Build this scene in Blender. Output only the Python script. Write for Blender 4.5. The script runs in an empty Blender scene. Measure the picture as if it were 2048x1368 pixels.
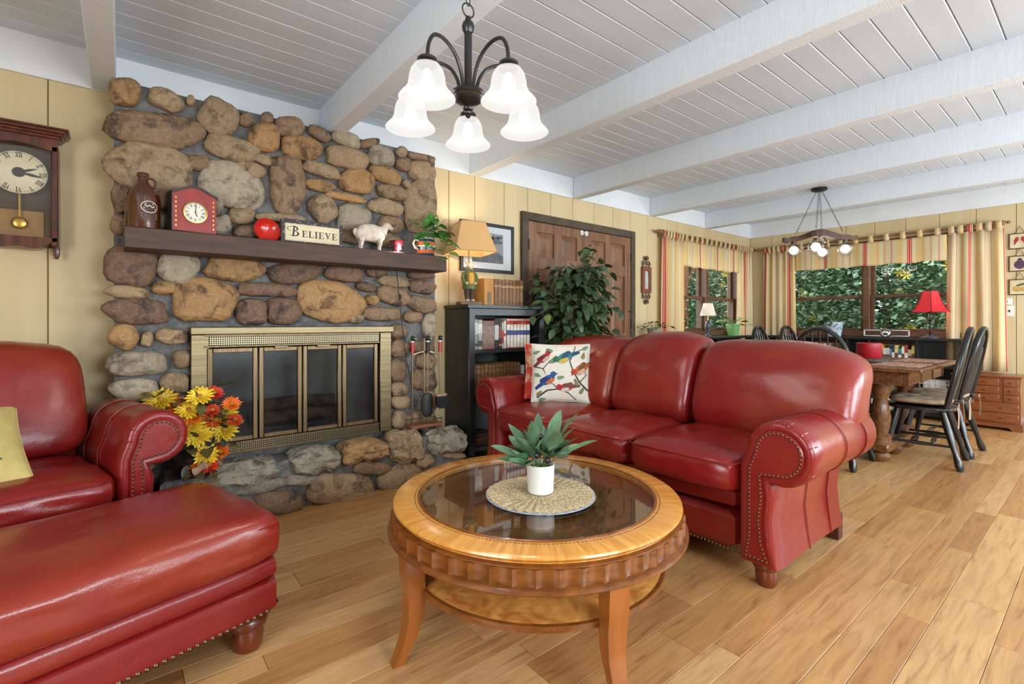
import bpy, math, random
from mathutils import Vector, Matrix, noise as mnoise
random.seed(7)
sc = bpy.context.scene
COL = sc.collection
PI = math.pi
R = math.radians

# ------------------------------------------------------------------ camera
cam = bpy.data.cameras.new('camera')
cam_o = bpy.data.objects.new('camera', cam)
COL.objects.link(cam_o)
cam.sensor_fit = 'HORIZONTAL'
cam.sensor_width = 36.0
cam.lens = 972.0 / 2048.0 * 36.0
cam.shift_y = -40.0 / 2048.0
cam.clip_start = 0.05
cam_o.location = (0, 0, 1.10)
cam_o.rotation_euler = (R(90), 0, R(-38.798))
sc.camera = cam_o

# ------------------------------------------------------------------ world, daylight, exposure
w = bpy.data.worlds.new('sky')
sc.world = w
w.use_nodes = True
nt = w.node_tree
bg = nt.nodes['Background']
bg.inputs['Color'].default_value = (0.80, 0.90, 1.0, 1)
bg.inputs['Strength'].default_value = 4.5

def light(name, kind, loc, energy, color=(1, 1, 1), rot=(0, 0, 0), size=None, size_y=None, radius=None):
    l = bpy.data.lights.new(name, kind)
    l.energy = energy
    l.color = color
    if size:
        l.shape = 'RECTANGLE'
        l.size = size
        l.size_y = size_y or size
    if radius is not None:
        l.shadow_soft_size = radius
    o = bpy.data.objects.new(name, l)
    COL.objects.link(o)
    o.location = loc
    o.rotation_euler = rot
    return o

# daylight entering by the windows of the wall behind the photographer and of the near end wall
light('daylight_rear_window_a', 'AREA', (1.3, -1.98, 1.35), 80, (0.82, 0.93, 1.0), (R(90), 0, 0), 1.5, 1.2)
light('daylight_rear_window_b', 'AREA', (3.9, -1.98, 1.35), 100, (0.82, 0.93, 1.0), (R(90), 0, 0), 1.8, 1.2)
light('daylight_rear_window_c', 'AREA', (6.2, -1.98, 1.35), 80, (0.82, 0.93, 1.0), (R(90), 0, 0), 1.5, 1.2)
light('daylight_end_window', 'AREA', (-1.98, 0.2, 1.35), 55, (0.88, 0.95, 1.0), (R(90), 0, R(-90)), 1.6, 1.2)
sun = light('sun', 'SUN', (12, -6, 9), 1.6, (1, 0.96, 0.88), (R(52), R(8), R(-150)))
sun.data.angle = R(6)

sc.view_settings.view_transform = 'Standard'
sc.view_settings.look = 'None'
sc.view_settings.exposure = 0.0
sc.view_settings.gamma = 1.0
sc.view_settings.use_curve_mapping = False
cy = sc.cycles
cy.max_bounces = 6
cy.diffuse_bounces = 3
cy.glossy_bounces = 2
cy.transmission_bounces = 4
cy.transparent_max_bounces = 12
cy.caustics_reflective = False
cy.caustics_refractive = False
cy.sample_clamp_indirect = 2.0
cy.use_denoising = True
cy.use_adaptive_sampling = True
cy.adaptive_threshold = .045

# ------------------------------------------------------------------ mesh helpers
class G:
    """collects vertices and faces of one mesh"""
    def __init__(s):
        s.v = []; s.f = []; s.uv = None
    def add(s, vs, fs):
        n = len(s.v)
        s.v += [tuple(p) for p in vs]
        s.f += [tuple(i + n for i in f) for f in fs]
        return s
    def box(s, x0, x1, y0, y1, z0, z1, b=0.0):
        if x0 > x1: x0, x1 = x1, x0
        if y0 > y1: y0, y1 = y1, y0
        if z0 > z1: z0, z1 = z1, z0
        b = min(b, (x1 - x0) * .45, (y1 - y0) * .45, (z1 - z0) * .45)
        if b <= 0:
            return s.add([(x0, y0, z0), (x1, y0, z0), (x1, y1, z0), (x0, y1, z0), (x0, y0, z1), (x1, y0, z1), (x1, y1, z1), (x0, y1, z1)],
                         [(0, 3, 2, 1), (4, 5, 6, 7), (0, 1, 5, 4), (1, 2, 6, 5), (2, 3, 7, 6), (3, 0, 4, 7)])
        vs = []; idx = {}
        for i, (X, sx) in enumerate(((x0, 1), (x1, -1))):
            for j, (Y, sy) in enumerate(((y0, 1), (y1, -1))):
                for k, (Z, sz) in enumerate(((z0, 1), (z1, -1))):
                    idx[i, j, k, 0] = len(vs); vs.append((X, Y + sy * b, Z + sz * b))
                    idx[i, j, k, 1] = len(vs); vs.append((X + sx * b, Y, Z + sz * b))
                    idx[i, j, k, 2] = len(vs); vs.append((X + sx * b, Y + sy * b, Z))
        fs = []
        def q(*ks): fs.append(tuple(idx[k] for k in ks))
        q((0,0,0,0),(0,0,1,0),(0,1,1,0),(0,1,0,0)); q((1,0,0,0),(1,1,0,0),(1,1,1,0),(1,0,1,0))
        q((0,0,0,1),(1,0,0,1),(1,0,1,1),(0,0,1,1)); q((0,1,0,1),(0,1,1,1),(1,1,1,1),(1,1,0,1))
        q((0,0,0,2),(0,1,0,2),(1,1,0,2),(1,0,0,2)); q((0,0,1,2),(1,0,1,2),(1,1,1,2),(0,1,1,2))
        for i in (0, 1):
            for j in (0, 1):
                a = [(i,j,0,0),(i,j,1,0),(i,j,1,1),(i,j,0,1)]
                q(*(a if (i + j) % 2 else a[::-1]))
        for i in (0, 1):
            for k in (0, 1):
                a = [(i,0,k,0),(i,1,k,0),(i,1,k,2),(i,0,k,2)]
                q(*(a[::-1] if (i + k) % 2 else a))
        for j in (0, 1):
            for k in (0, 1):
                a = [(0,j,k,1),(1,j,k,1),(1,j,k,2),(0,j,k,2)]
                q(*(a if (j + k) % 2 else a[::-1]))
        for i in (0, 1):
            for j in (0, 1):
                for k in (0, 1):
                    a = [(i,j,k,0),(i,j,k,1),(i,j,k,2)]
                    q(*(a[::-1] if (i + j + k) % 2 else a))
        return s.add(vs, fs)
    def cyl(s, p0, p1, r0, r1=None, n=10, cap=True):
        r1 = r0 if r1 is None else r1
        return s.tube([p0, p1], [r0, r1], n, cap)
    def tube(s, path, rad, n=8, cap=True, closed=False, flat=1.0, up=None):
        P = [Vector(p) for p in path]; m = len(P)
        if not isinstance(rad, (list, tuple)): rad = [rad] * m
        vs = []; u = None
        for i in range(m):
            if closed: t = P[(i + 1) % m] - P[i - 1]
            else: t = P[min(i + 1, m - 1)] - P[max(i - 1, 0)]
            if t.length < 1e-9: t = Vector((0, 0, 1))
            t.normalize()
            if u is None:
                u = Vector(up) if up else (Vector((0, 0, 1)) if abs(t.z) < .9 else Vector((1, 0, 0)))
            u = u - t * u.dot(t)
            if u.length < 1e-6: u = t.orthogonal()
            u.normalize(); w_ = t.cross(u)
            for k in range(n):
                a = 2 * PI * k / n
                vs.append(P[i] + (u * math.cos(a) * flat + w_ * math.sin(a)) * rad[i])
        fs = []
        for i in range(m if closed else m - 1):
            for k in range(n):
                a, b = i * n + k, i * n + (k + 1) % n
                c, d = ((i + 1) % m) * n + (k + 1) % n, ((i + 1) % m) * n + k
                fs.append((a, b, c, d))
        if cap and not closed:
            fs.append(tuple(range(n - 1, -1, -1))); fs.append(tuple(range((m - 1) * n, m * n)))
        return s.add(vs, fs)
    def lathe(s, prof, n=24, c=(0, 0, 0), a0=0.0, a1=2 * PI, mod=None, close=False):
        full = abs(a1 - a0 - 2 * PI) < 1e-6
        k = n if full else n + 1
        vs = []
        for (r, z) in prof:
            for i in range(k):
                a = a0 + (a1 - a0) * i / n
                rr = r * (mod(a, z) if mod else 1)
                vs.append((c[0] + rr * math.cos(a), c[1] + rr * math.sin(a), c[2] + z))
        fs = []; m = len(prof)
        for j in range(m if close else m - 1):
            for i in range(n):
                i2 = (i + 1) % k
                j2 = (j + 1) % m
                fs.append((j * k + i, j * k + i2, j2 * k + i2, j2 * k + i))
        if not close and full:
            if prof[0][0] > 1e-4: fs.append(tuple(range(k - 1, -1, -1)))
            if prof[-1][0] > 1e-4: fs.append(tuple(range((m - 1) * k, m * k)))
        return s.add(vs, fs)
    def sph(s, c, r, nu=12, nv=8):
        if not isinstance(r, (list, tuple)): r = (r, r, r)
        vs = [(c[0], c[1], c[2] - r[2])]
        for j in range(1, nv):
            t = -PI / 2 + PI * j / nv
            for i in range(nu):
                a = 2 * PI * i / nu
                vs.append((c[0] + r[0] * math.cos(t) * math.cos(a), c[1] + r[1] * math.cos(t) * math.sin(a), c[2] + r[2] * math.sin(t)))
        vs.append((c[0], c[1], c[2] + r[2])); fs = []
        for i in range(nu): fs.append((0, 1 + (i + 1) % nu, 1 + i))
        for j in range(nv - 2):
            for i in range(nu):
                a = 1 + j * nu + i; b = 1 + j * nu + (i + 1) % nu
                fs.append((a, b, b + nu, a + nu))
        t = len(vs) - 1; o = 1 + (nv - 2) * nu
        for i in range(nu): fs.append((o + i, o + (i + 1) % nu, t))
        return s.add(vs, fs)
    def sbox(s, c, h, n=5.0, k=10, fn=None):
        """soft box: centre, half sizes, exponent (or one per axis), subdivisions, optional fn(u,v,w)->offset"""
        if not isinstance(n, (list, tuple)): n = (n, n, n)
        vs = []; fs = []; key = {}
        def pt(x, y, z):
            kk = (round(x, 5), round(y, 5), round(z, 5))
            if kk in key: return key[kk]
            lo, hi = 0.3, 1.8
            for _ in range(26):
                m_ = (lo + hi) / 2
                if abs(x * m_) ** n[0] + abs(y * m_) ** n[1] + abs(z * m_) ** n[2] > 1: hi = m_
                else: lo = m_
            X, Y, Z = x * lo, y * lo, z * lo
            p = Vector((c[0] + X * h[0], c[1] + Y * h[1], c[2] + Z * h[2]))
            if fn: p = p + Vector(fn(X, Y, Z))
            key[kk] = len(vs); vs.append(p); return key[kk]
        def g(t): return math.tan(t * PI / 4)
        for ax in range(3):
            for sg in (-1, 1):
                for i in range(k):
                    for j in range(k):
                        q = []
                        for (di, dj) in ((0, 0), (1, 0), (1, 1), (0, 1)):
                            a, b = g(-1 + 2 * (i + di) / k), g(-1 + 2 * (j + dj) / k)
                            p = [0, 0, 0]; p[ax] = sg; p[(ax + 1) % 3] = a; p[(ax + 2) % 3] = b
                            q.append(pt(*p))
                        fs.append(tuple(q) if sg > 0 else tuple(q[::-1]))
        return s.add(vs, fs)
    def prism(s, poly, d0, d1, ax='y', b=0.0):
        """polygon in the plane across ax, pushed from d0 to d1 along ax; poly in (x,z), (y,z) or (x,y)"""
        m = len(poly)
        def P(p, d): return {'y': (p[0], d, p[1]), 'x': (d, p[0], p[1]), 'z': (p[0], p[1], d)}[ax]
        rings = [[P(p, d0) for p in poly], [P(p, d1) for p in poly]]
        if b > 0:
            cx = sum(p[0] for p in poly) / m; cz = sum(p[1] for p in poly) / m
            def ins(p):
                L = math.hypot(p[0] - cx, p[1] - cz) or 1
                return (p[0] - (p[0] - cx) / L * b, p[1] - (p[1] - cz) / L * b)
            sg = 1 if d1 > d0 else -1
            rings = [[P(ins(p), d0) for p in poly], [P(p, d0 + sg * b) for p in poly], [P(p, d1 - sg * b) for p in poly], [P(ins(p), d1) for p in poly]]
        vs = [p for r in rings for p in r]; fs = []
        for r in range(len(rings) - 1):
            for i in range(m):
                fs.append((r * m + i, r * m + (i + 1) % m, (r + 1) * m + (i + 1) % m, (r + 1) * m + i))
        fs.append(tuple(range(m - 1, -1, -1))); fs.append(tuple(range((len(rings) - 1) * m, len(rings) * m)))
        return s.add(vs, fs)
    def xf(s, Mx, start=0):
        for i in range(start, len(s.v)): s.v[i] = tuple(Mx @ Vector(s.v[i]))
        return s
    def mesh(s, name, smooth=True, ang=38):
        me = bpy.data.meshes.new(name)
        me.from_pydata(s.v, [], s.f)
        me.update()
        import bmesh as _b
        bm = _b.new(); bm.from_mesh(me); _b.ops.recalc_face_normals(bm, faces=bm.faces[:]); bm.to_mesh(me); bm.free()
        if smooth:
            me.shade_smooth()
            me.set_sharp_from_angle(angle=R(ang))
        return me
    def obj(s, name, mat, parent=None, smooth=True, ang=38, loc=None, rot=None):
        me = s.mesh(name, smooth, ang)
        if mat: me.materials.append(mat)
        return place(name, me, parent, loc, rot)

def place(name, me, parent=None, loc=None, rot=None, scale=None):
    o = bpy.data.objects.new(name, me)
    COL.objects.link(o)
    if parent: o.parent = parent
    if loc: o.location = loc
    if rot: o.rotation_euler = rot
    if scale: o.scale = scale
    return o

def tag(o, label=None, cat=None, group=None, kind=None):
    if label: o['label'] = label
    if cat: o['category'] = cat
    if group: o['group'] = group
    if kind: o['kind'] = kind
    return o

def thing(name, label, cat, loc=(0, 0, 0), rz=0.0, group=None, kind=None):
    o = bpy.data.objects.new(name, None)
    COL.objects.link(o)
    o.empty_display_size = .05
    o.location = loc
    o.rotation_euler = (0, 0, rz)
    return tag(o, label, cat, group, kind)

def dup(o, loc=None, rz=None, label=None, parent=None):
    c = o.copy(); COL.objects.link(c)
    if parent: c.parent = parent
    if loc: c.location = loc
    if rz is not None: c.rotation_euler = (0, 0, rz)
    if label: c['label'] = label
    for ch in list(o.children): dup(ch, parent=c)
    return c

def Tm(x=0, y=0, z=0): return Matrix.Translation((x, y, z))
def Rm(a, ax='Z'): return Matrix.Rotation(a, 4, ax)

# pixel of the photograph -> viewing ray, for placing things on known planes
FX, FY = 0.62658, 0.77936
def ray(px, py):
    a = (px - 1024) / 972.0
    return (FX + a * FY, FY - a * FX, (644 - py) / 972.0)
def atY(px, py, Y):
    d = ray(px, py); t = Y / d[1]; return Vector((d[0] * t, Y, 1.1 + d[2] * t))
def atX(px, py, X):
    d = ray(px, py); t = X / d[0]; return Vector((X, d[1] * t, 1.1 + d[2] * t))
def atZ(px, py, Z):
    d = ray(px, py); t = (Z - 1.1) / d[2]; return Vector((d[0] * t, d[1] * t, Z))

# ------------------------------------------------------------------ materials
def srgb(r, g, b):
    f = lambda c: ((c / 255 + .055) / 1.055) ** 2.4 if c > 10 else c / 255 / 12.92
    return (f(r), f(g), f(b), 1)

def M(name, col, rough=.5, metal=0.0, var=None, scale=8.0, detail=4.0, stretch=(1, 1, 1), bump=0.0, bscale=None,
      coat=0.0, rnd=0.0, spec=.5, lo=.35, hi=.65, third=None, emit=0.0, dist=0.0, bstretch=None):
    m = bpy.data.materials.new(name); m.use_nodes = True
    n = m.node_tree.nodes; l = m.node_tree.links
    p = n['Principled BSDF']
    p.inputs['Roughness'].default_value = rough
    p.inputs['Metallic'].default_value = metal
    p.inputs['Specular IOR Level'].default_value = spec
    p.inputs['Coat Weight'].default_value = coat
    p.inputs['Coat Roughness'].default_value = .15
    p.inputs['Base Color'].default_value = col
    if emit:
        p.inputs['Emission Color'].default_value = col
        p.inputs['Emission Strength'].default_value = emit
    out = None
    need = var or bump or rnd
    if need:
        tc = n.new('ShaderNodeTexCoord'); oi = n.new('ShaderNodeObjectInfo')
        mul = n.new('ShaderNodeMath'); mul.operation = 'MULTIPLY'; mul.inputs[1].default_value = 41.7
        l.new(oi.outputs['Random'], mul.inputs[0])
        addv = n.new('ShaderNodeVectorMath'); addv.operation = 'ADD'
        l.new(tc.outputs['Object'], addv.inputs[0]); l.new(mul.outputs[0], addv.inputs[1])
        mp = n.new('ShaderNodeMapping'); mp.inputs['Scale'].default_value = stretch
        l.new(addv.outputs[0], mp.inputs['Vector'])
    if var:
        nz = n.new('ShaderNodeTexNoise'); nz.inputs['Scale'].default_value = scale; nz.inputs['Detail'].default_value = detail
        nz.inputs['Distortion'].default_value = dist
        l.new(mp.outputs[0], nz.inputs['Vector'])
        rp = n.new('ShaderNodeValToRGB')
        e = rp.color_ramp.elements
        e[0].position = lo; e[0].color = col; e[1].position = hi; e[1].color = var
        if third:
            x = e.new((lo + hi) / 2); x.color = third
        l.new(nz.outputs['Fac'], rp.inputs['Fac']); out = rp.outputs['Color']
    if rnd:
        hs = n.new('ShaderNodeHueSaturation')
        mr = n.new('ShaderNodeMapRange'); mr.inputs['To Min'].default_value = 1 - rnd; mr.inputs['To Max'].default_value = 1 + rnd
        l.new(oi.outputs['Random'], mr.inputs['Value']); l.new(mr.outputs[0], hs.inputs['Value'])
        if out: l.new(out, hs.inputs['Color'])
        else: hs.inputs['Color'].default_value = col
        out = hs.outputs['Color']
    if out:
        l.new(out, p.inputs['Base Color'])
        if emit: l.new(out, p.inputs['Emission Color'])
    if bump:
        bn = n.new('ShaderNodeTexNoise'); bn.inputs['Scale'].default_value = bscale or scale; bn.inputs['Detail'].default_value = 4
        if bstretch:
            mp2 = n.new('ShaderNodeMapping'); mp2.inputs['Scale'].default_value = bstretch
            l.new(addv.outputs[0], mp2.inputs['Vector']); l.new(mp2.outputs[0], bn.inputs['Vector'])
        else: l.new(mp.outputs[0], bn.inputs['Vector'])
        bu = n.new('ShaderNodeBump'); bu.inputs['Strength'].default_value = bump; bu.inputs['Distance'].default_value = .02
        l.new(bn.outputs['Fac'], bu.inputs['Height']); l.new(bu.outputs[0], p.inputs['Normal'])
    return m

def glassmat(name, tint=(1, 1, 1, 1), refl=.08, rough=.0, alpha=.0, dark=(0.02, .02, .02, 1)):
    """thin glazing: see-through with a Fresnel reflection, optionally tinted by an absorbing share"""
    m = bpy.data.materials.new(name); m.use_nodes = True
    n = m.node_tree.nodes; l = m.node_tree.links
    for x in list(n): n.remove(x)
    o = n.new('ShaderNodeOutputMaterial'); t = n.new('ShaderNodeBsdfTransparent'); t.inputs[0].default_value = tint
    g = n.new('ShaderNodeBsdfGlossy'); g.inputs['Roughness'].default_value = rough
    lw = n.new('ShaderNodeLayerWeight'); lw.inputs['Blend'].default_value = .5
    pw = n.new('ShaderNodeMath'); pw.operation = 'POWER'; pw.inputs[1].default_value = 5.0
    l.new(lw.outputs['Facing'], pw.inputs[0])
    ad = n.new('ShaderNodeMath'); ad.operation = 'MULTIPLY_ADD'; ad.inputs[1].default_value = .9; ad.inputs[2].default_value = refl
    l.new(pw.outputs[0], ad.inputs[0])
    mx = n.new('ShaderNodeMixShader'); l.new(ad.outputs[0], mx.inputs[0])
    src = t.outputs[0]
    if alpha:
        d = n.new('ShaderNodeBsdfDiffuse'); d.inputs[0].default_value = dark
        m2 = n.new('ShaderNodeMixShader'); m2.inputs[0].default_value = alpha
        l.new(t.outputs[0], m2.inputs[1]); l.new(d.outputs[0], m2.inputs[2]); src = m2.outputs[0]
    l.new(src, mx.inputs[1]); l.new(g.outputs[0], mx.inputs[2]); l.new(mx.outputs[0], o.inputs[0])
    return m

def glowmat(name, col, strength, see=0.0, base=(.9, .9, .9, 1)):
    """lit bulb or lit lamp shade: diffuse body that gives off light, partly letting lamp light through"""
    m = bpy.data.materials.new(name); m.use_nodes = True
    n = m.node_tree.nodes; l = m.node_tree.links
    p = n['Principled BSDF']; p.inputs['Base Color'].default_value = base; p.inputs['Roughness'].default_value = .4
    p.inputs['Emission Color'].default_value = col; p.inputs['Emission Strength'].default_value = strength
    if see:
        t = n.new('ShaderNodeBsdfTransparent'); mx = n.new('ShaderNodeMixShader'); mx.inputs[0].default_value = see
        o = n['Material Output']
        l.new(p.outputs[0], mx.inputs[1]); l.new(t.outputs[0], mx.inputs[2]); l.new(mx.outputs[0], o.inputs[0])
    return m

# ================================================================== THE SETTING
YW, XW = 3.44, 7.34            # fireplace wall, window wall
XL, YR = -2.0, -2.0            # end wall and rear wall behind the photographer
ZB, ZC = 2.346, 2.55           # underside of the beams, ceiling boards
m_white = M('white_paint', srgb(230, 232, 234), .55, var=srgb(222, 224, 226), scale=3, bump=.05, bscale=60)
m_rough_white = M('rough_sawn_white', srgb(226, 232, 238), .7, var=srgb(220, 226, 232), scale=8, stretch=(1, 14, 1), bump=.22, bscale=26)
m_board = M('ceiling_board_white', srgb(218, 226, 235), .45, var=srgb(211, 219, 228), scale=2.0, stretch=(.6, 6, 1), bump=.03, bscale=30)
m_dark_gap = M('board_gap', srgb(150, 150, 150), .9)
m_yellow = M('yellow_panel_paint', srgb(214, 192, 149), .5, var=srgb(205, 182, 138), scale=2.2, stretch=(3, 3, .5), bump=.06, bscale=30)
m_yellow_back = M('yellow_groove', srgb(150, 126, 84), .8)
m_plank = M('hickory_plank', srgb(206, 168, 124), .30, var=srgb(160, 114, 76), scale=5.0, detail=8, stretch=(.9, 9, 4), bump=.06, bscale=40,
            bstretch=(2, 30, 1), rnd=.24, lo=.36, hi=.72, third=srgb(192, 150, 106), dist=.8)
def plankmat():
    m = M('hickory_plank', srgb(214, 176, 130), .30, var=srgb(150, 104, 68), scale=5.0, detail=8, stretch=(.9, 9, 4), bump=.05, bscale=40,
          bstretch=(2, 30, 1), lo=.40, hi=.80, third=srgb(196, 156, 112), dist=.8)
    n = m.node_tree.nodes; l = m.node_tree.links; p = n['Principled BSDF']
    src = p.inputs['Base Color'].links[0].from_socket; oi = [x for x in n if x.type == 'OBJECT_INFO'][0]
    rp = n.new('ShaderNodeValToRGB'); e = rp.color_ramp.elements   # every board its own tone
    e[0].position = 0; e[0].color = srgb(214, 176, 138); e[1].position = 1; e[1].color = srgb(255, 246, 232)
    for pos, c_ in ((.18, (236, 206, 168)), (.36, (255, 238, 214)), (.52, (224, 186, 146)), (.68, (246, 226, 200)), (.84, (232, 196, 158))): x_ = e.new(pos); x_.color = srgb(*c_)
    l.new(oi.outputs['Random'], rp.inputs['Fac'])
    mx = n.new('ShaderNodeMix'); mx.data_type = 'RGBA'; mx.blend_type = 'MULTIPLY'; mx.inputs['Factor'].default_value = 1.0
    l.new(src, mx.inputs['A']); l.new(rp.outputs['Color'], mx.inputs['B'])
    hs = n.new('ShaderNodeHueSaturation'); hs.inputs['Value'].default_value = .98; hs.inputs['Saturation'].default_value = .95; hs.inputs['Hue'].default_value = .506; l.new(mx.outputs['Result'], hs.inputs['Color']); l.new(hs.outputs['Color'], p.inputs['Base Color'])
    return m
m_plank = plankmat()
m_groove = M('floor_groove', srgb(84, 52, 28), .8)
m_trimwood = M('window_wood', srgb(112, 74, 46), .4, var=srgb(86, 54, 32), scale=6, stretch=(1, 1, 10), bump=.05, bscale=40)
m_pane = glassmat('window_glass', (1, 1, 1, 1), .012)

# floor: dark bed with planks running along the fireplace wall
floor = G().box(XL, XW + .1, YR, YW + .1, -.12, -.006).obj('floor', m_groove, smooth=False)
tag(floor, 'warm hickory plank floor of mixed light and dark boards', kind='structure')
def seen(x0, x1, y0, y1):
    for x in (x0, (x0 + x1) / 2, x1):
        for y in (y0, y1):
            D = x * FX + y * FY
            if D > .85:
                rr = (x * FY - y * FX) / D
                if abs(rr) < 1.12 and 1.1 / D * 972 < 800: return True
    return False
rest = G(); y = YR; row = 0
rs = random.Random(3)
nplank = 0
while y < YW:
    wd = rs.choice((.127, .165, .165, .09))
    if y + wd > YW: wd = YW - y
    if wd < .03: break
    x = XL + rs.uniform(-1.2, 0)
    while x < XW:
        ln = rs.uniform(.7, 1.75)
        a, b = max(x, XL), min(x + ln, XW)
        if b - a > .02:
            if seen(a, b, y, y + wd) and nplank < 300:
                nplank += 1
                cx_, cy_ = (a + b) / 2, y + wd / 2
                g = G().box(a - cx_, b - cx_, y - cy_, y + wd - cy_, -.015, 0, .0009)
                # boxes get a hairline joint
                g.xf(Matrix.Diagonal(((b - a - .0016) / (b - a), (wd - .0016) / wd, 1, 1)))
                g.obj('plank', m_plank, floor, smooth=False, loc=(cx_, cy_, 0))
            else:
                rest.box(a + .001, b - .001, y + .001, y + wd - .001, -.015, 0)
        x += ln
    y += wd
o = rest.obj('far_planks', m_plank, floor, smooth=False); o['kind'] = 'stuff'

# ceiling slab with boards that run along the fireplace wall
ceil = G().box(XL - .1, XW + .5, YR - .1, YW + .5, ZC + .02, ZC + .16).obj('ceiling', m_dark_gap, smooth=False)
tag(ceil, 'white painted plank ceiling over deep beams', kind='structure')
y = YW
bw = .1285
while y > YR:
    G().box(XL, XW, y - bw + .0015, y - .0015, ZC, ZC + .022, .004).obj('ceiling_board', m_board, ceil, smooth=False)
    y -= bw
BX = [-1.36, -.124, 1.056, 2.298, 3.545, 4.83, 6.06]
BL = ['hidden', 'white rough-sawn beam left of the stone chimney', 'white rough-sawn beam ending on the stone chimney', 'white beam ending beside the tall brown double door',
      'wide white beam ending above the brown double door', 'white beam ending above the curtain rod end', 'white beam nearest the big window wall']
for i, x in enumerate(BX):
    if i == 0: continue
    g = G().box(x, x + .102, YR, YW - (.012 if i not in (2,) else .0), ZB, ZC + .004, .004)
    b = g.obj('ceiling_beam', m_rough_white, smooth=False)
    tag(b, BL[i], 'beam', 'ceiling beams', 'structure')

# a wall of grooved panels: local x along the wall, y out of the room, z up
def paneled_wall(name, label, loc, rz, u0, u1, zt, seams, holes, fascia=True, thick=.16):
    wl = thing(name, label, None, loc, rz, kind='structure')
    us = sorted(set([u0, u1] + [h[0] for h in holes] + [h[1] for h in holes]))
    g = G()
    for a, b in zip(us, us[1:]):
        mid = (a + b) / 2; cuts = [(0, zt + .22)]
        for h in holes:
            if h[0] <= mid <= h[1]: cuts = [(0, h[2]), (h[3], zt + .22)]
        for c0, c1 in cuts: g.box(a, b, .012, thick, c0, c1)
    g.obj('wall_backing', m_yellow_back, wl, smooth=False)
    ss = sorted([u0] + [s_ for s_ in seams if u0 < s_ < u1] + [u1])
    for a, b in zip(ss, ss[1:]):
        subs = sorted(set([a, b] + [q for h in holes for q in h[:2] if a < q < b]))
        for c, d in zip(subs, subs[1:]):
            mid = (c + d) / 2; cuts = [(0, zt)]
            for h in holes:
                if h[0] <= mid <= h[1]: cuts = [(0, h[2]), (h[3], zt)]
            ga = .0022 if c == a else 0; gb = .0022 if d == b else 0
            for c0, c1 in cuts:
                if c1 - c0 > .02: G().box(c + ga, d - gb, 0, .014, c0, c1, .003).obj('wall_panel', m_yellow, wl, smooth=False)
    if fascia:
        G().box(u0, u1, -.010, .014, zt, zt + .215, .003).obj('fascia_board', m_white, wl, smooth=False)
    return wl
seams_b = [-1.81, -1.5, -1.2, -.9, -.6, -.294, .0, .31, .62, .93, 1.24, 1.55, 1.86, 2.1, 2.359, 2.677, 2.954, 3.249, 3.553, 3.871, 4.18, 4.483, 4.796, 5.101, 5.421, 5.748, 6.055, 6.341, 6.65, 6.95, 7.2]
LW = (5.22, 6.96, .97, 2.06)      # window in the fireplace wall: x0,x1,z0,z1
FW = (1.02, 2.95, .97, 2.06)      # window in the far wall (world y)
wb = paneled_wall('wall_back', 'yellow grooved panel wall behind the fireplace and double door', (0, YW, 0), 0, XL, XW + .16, ZB, seams_b, [LW])
seams_f = [-(.97 + .308 * k) for k in range(-9, 9)]
wf = paneled_wall('wall_right', 'yellow grooved panel wall with the big curtained window', (XW, 0, 0), R(-90), -YW, -YR, ZB, seams_f, [(-FW[1], -FW[0], FW[2], FW[3])])
# walls behind the photographer, each with the openings its daylight comes through
def plain_wall(name, label, loc, rz, u0, u1, holes):
    wl = thing(name, label, None, loc, rz, kind='structure'); g = G()
    us = sorted(set([u0, u1] + [q for h in holes for q in h[:2]]))
    for a, b in zip(us, us[1:]):
        mid = (a + b) / 2; cuts = [(0, ZC + .02)]
        for h in holes:
            if h[0] <= mid <= h[1]: cuts = [(0, h[2]), (h[3], ZC + .02)]
        for c0, c1 in cuts: g.box(a, b, 0, .14, c0, c1)
    g.obj('wall_surface', m_yellow, wl, smooth=False)
    for h in holes:
        f = G()
        for (a, b, c, d) in ((h[0], h[0] + .06, h[2], h[3]), (h[1] - .06, h[1], h[2], h[3]), (h[0], h[1], h[2], h[2] + .06), (h[0], h[1], h[3] - .06, h[3]), ((h[0] + h[1]) / 2 - .02, (h[0] + h[1]) / 2 + .02, h[2], h[3])):
            f.box(a, b, -.01, .05, c, d)
        f.obj('window_frame', m_trimwood, wl, smooth=False)
    return wl
plain_wall('wall_rear', 'yellow wall behind the photographer with daylight windows', (0, YR, 0), R(180), -XW - .16, -XL, [(-2.05, -.55, .75, 1.95), (-4.8, -3.0, .75, 1.95), (-6.95, -5.45, .75, 1.95)])
plain_wall('wall_left', 'yellow end wall beside the photographer with a window', (XL, 0, 0), R(90), YR, YW + .1, [(-.6, 1.0, .75, 1.95)])

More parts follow.
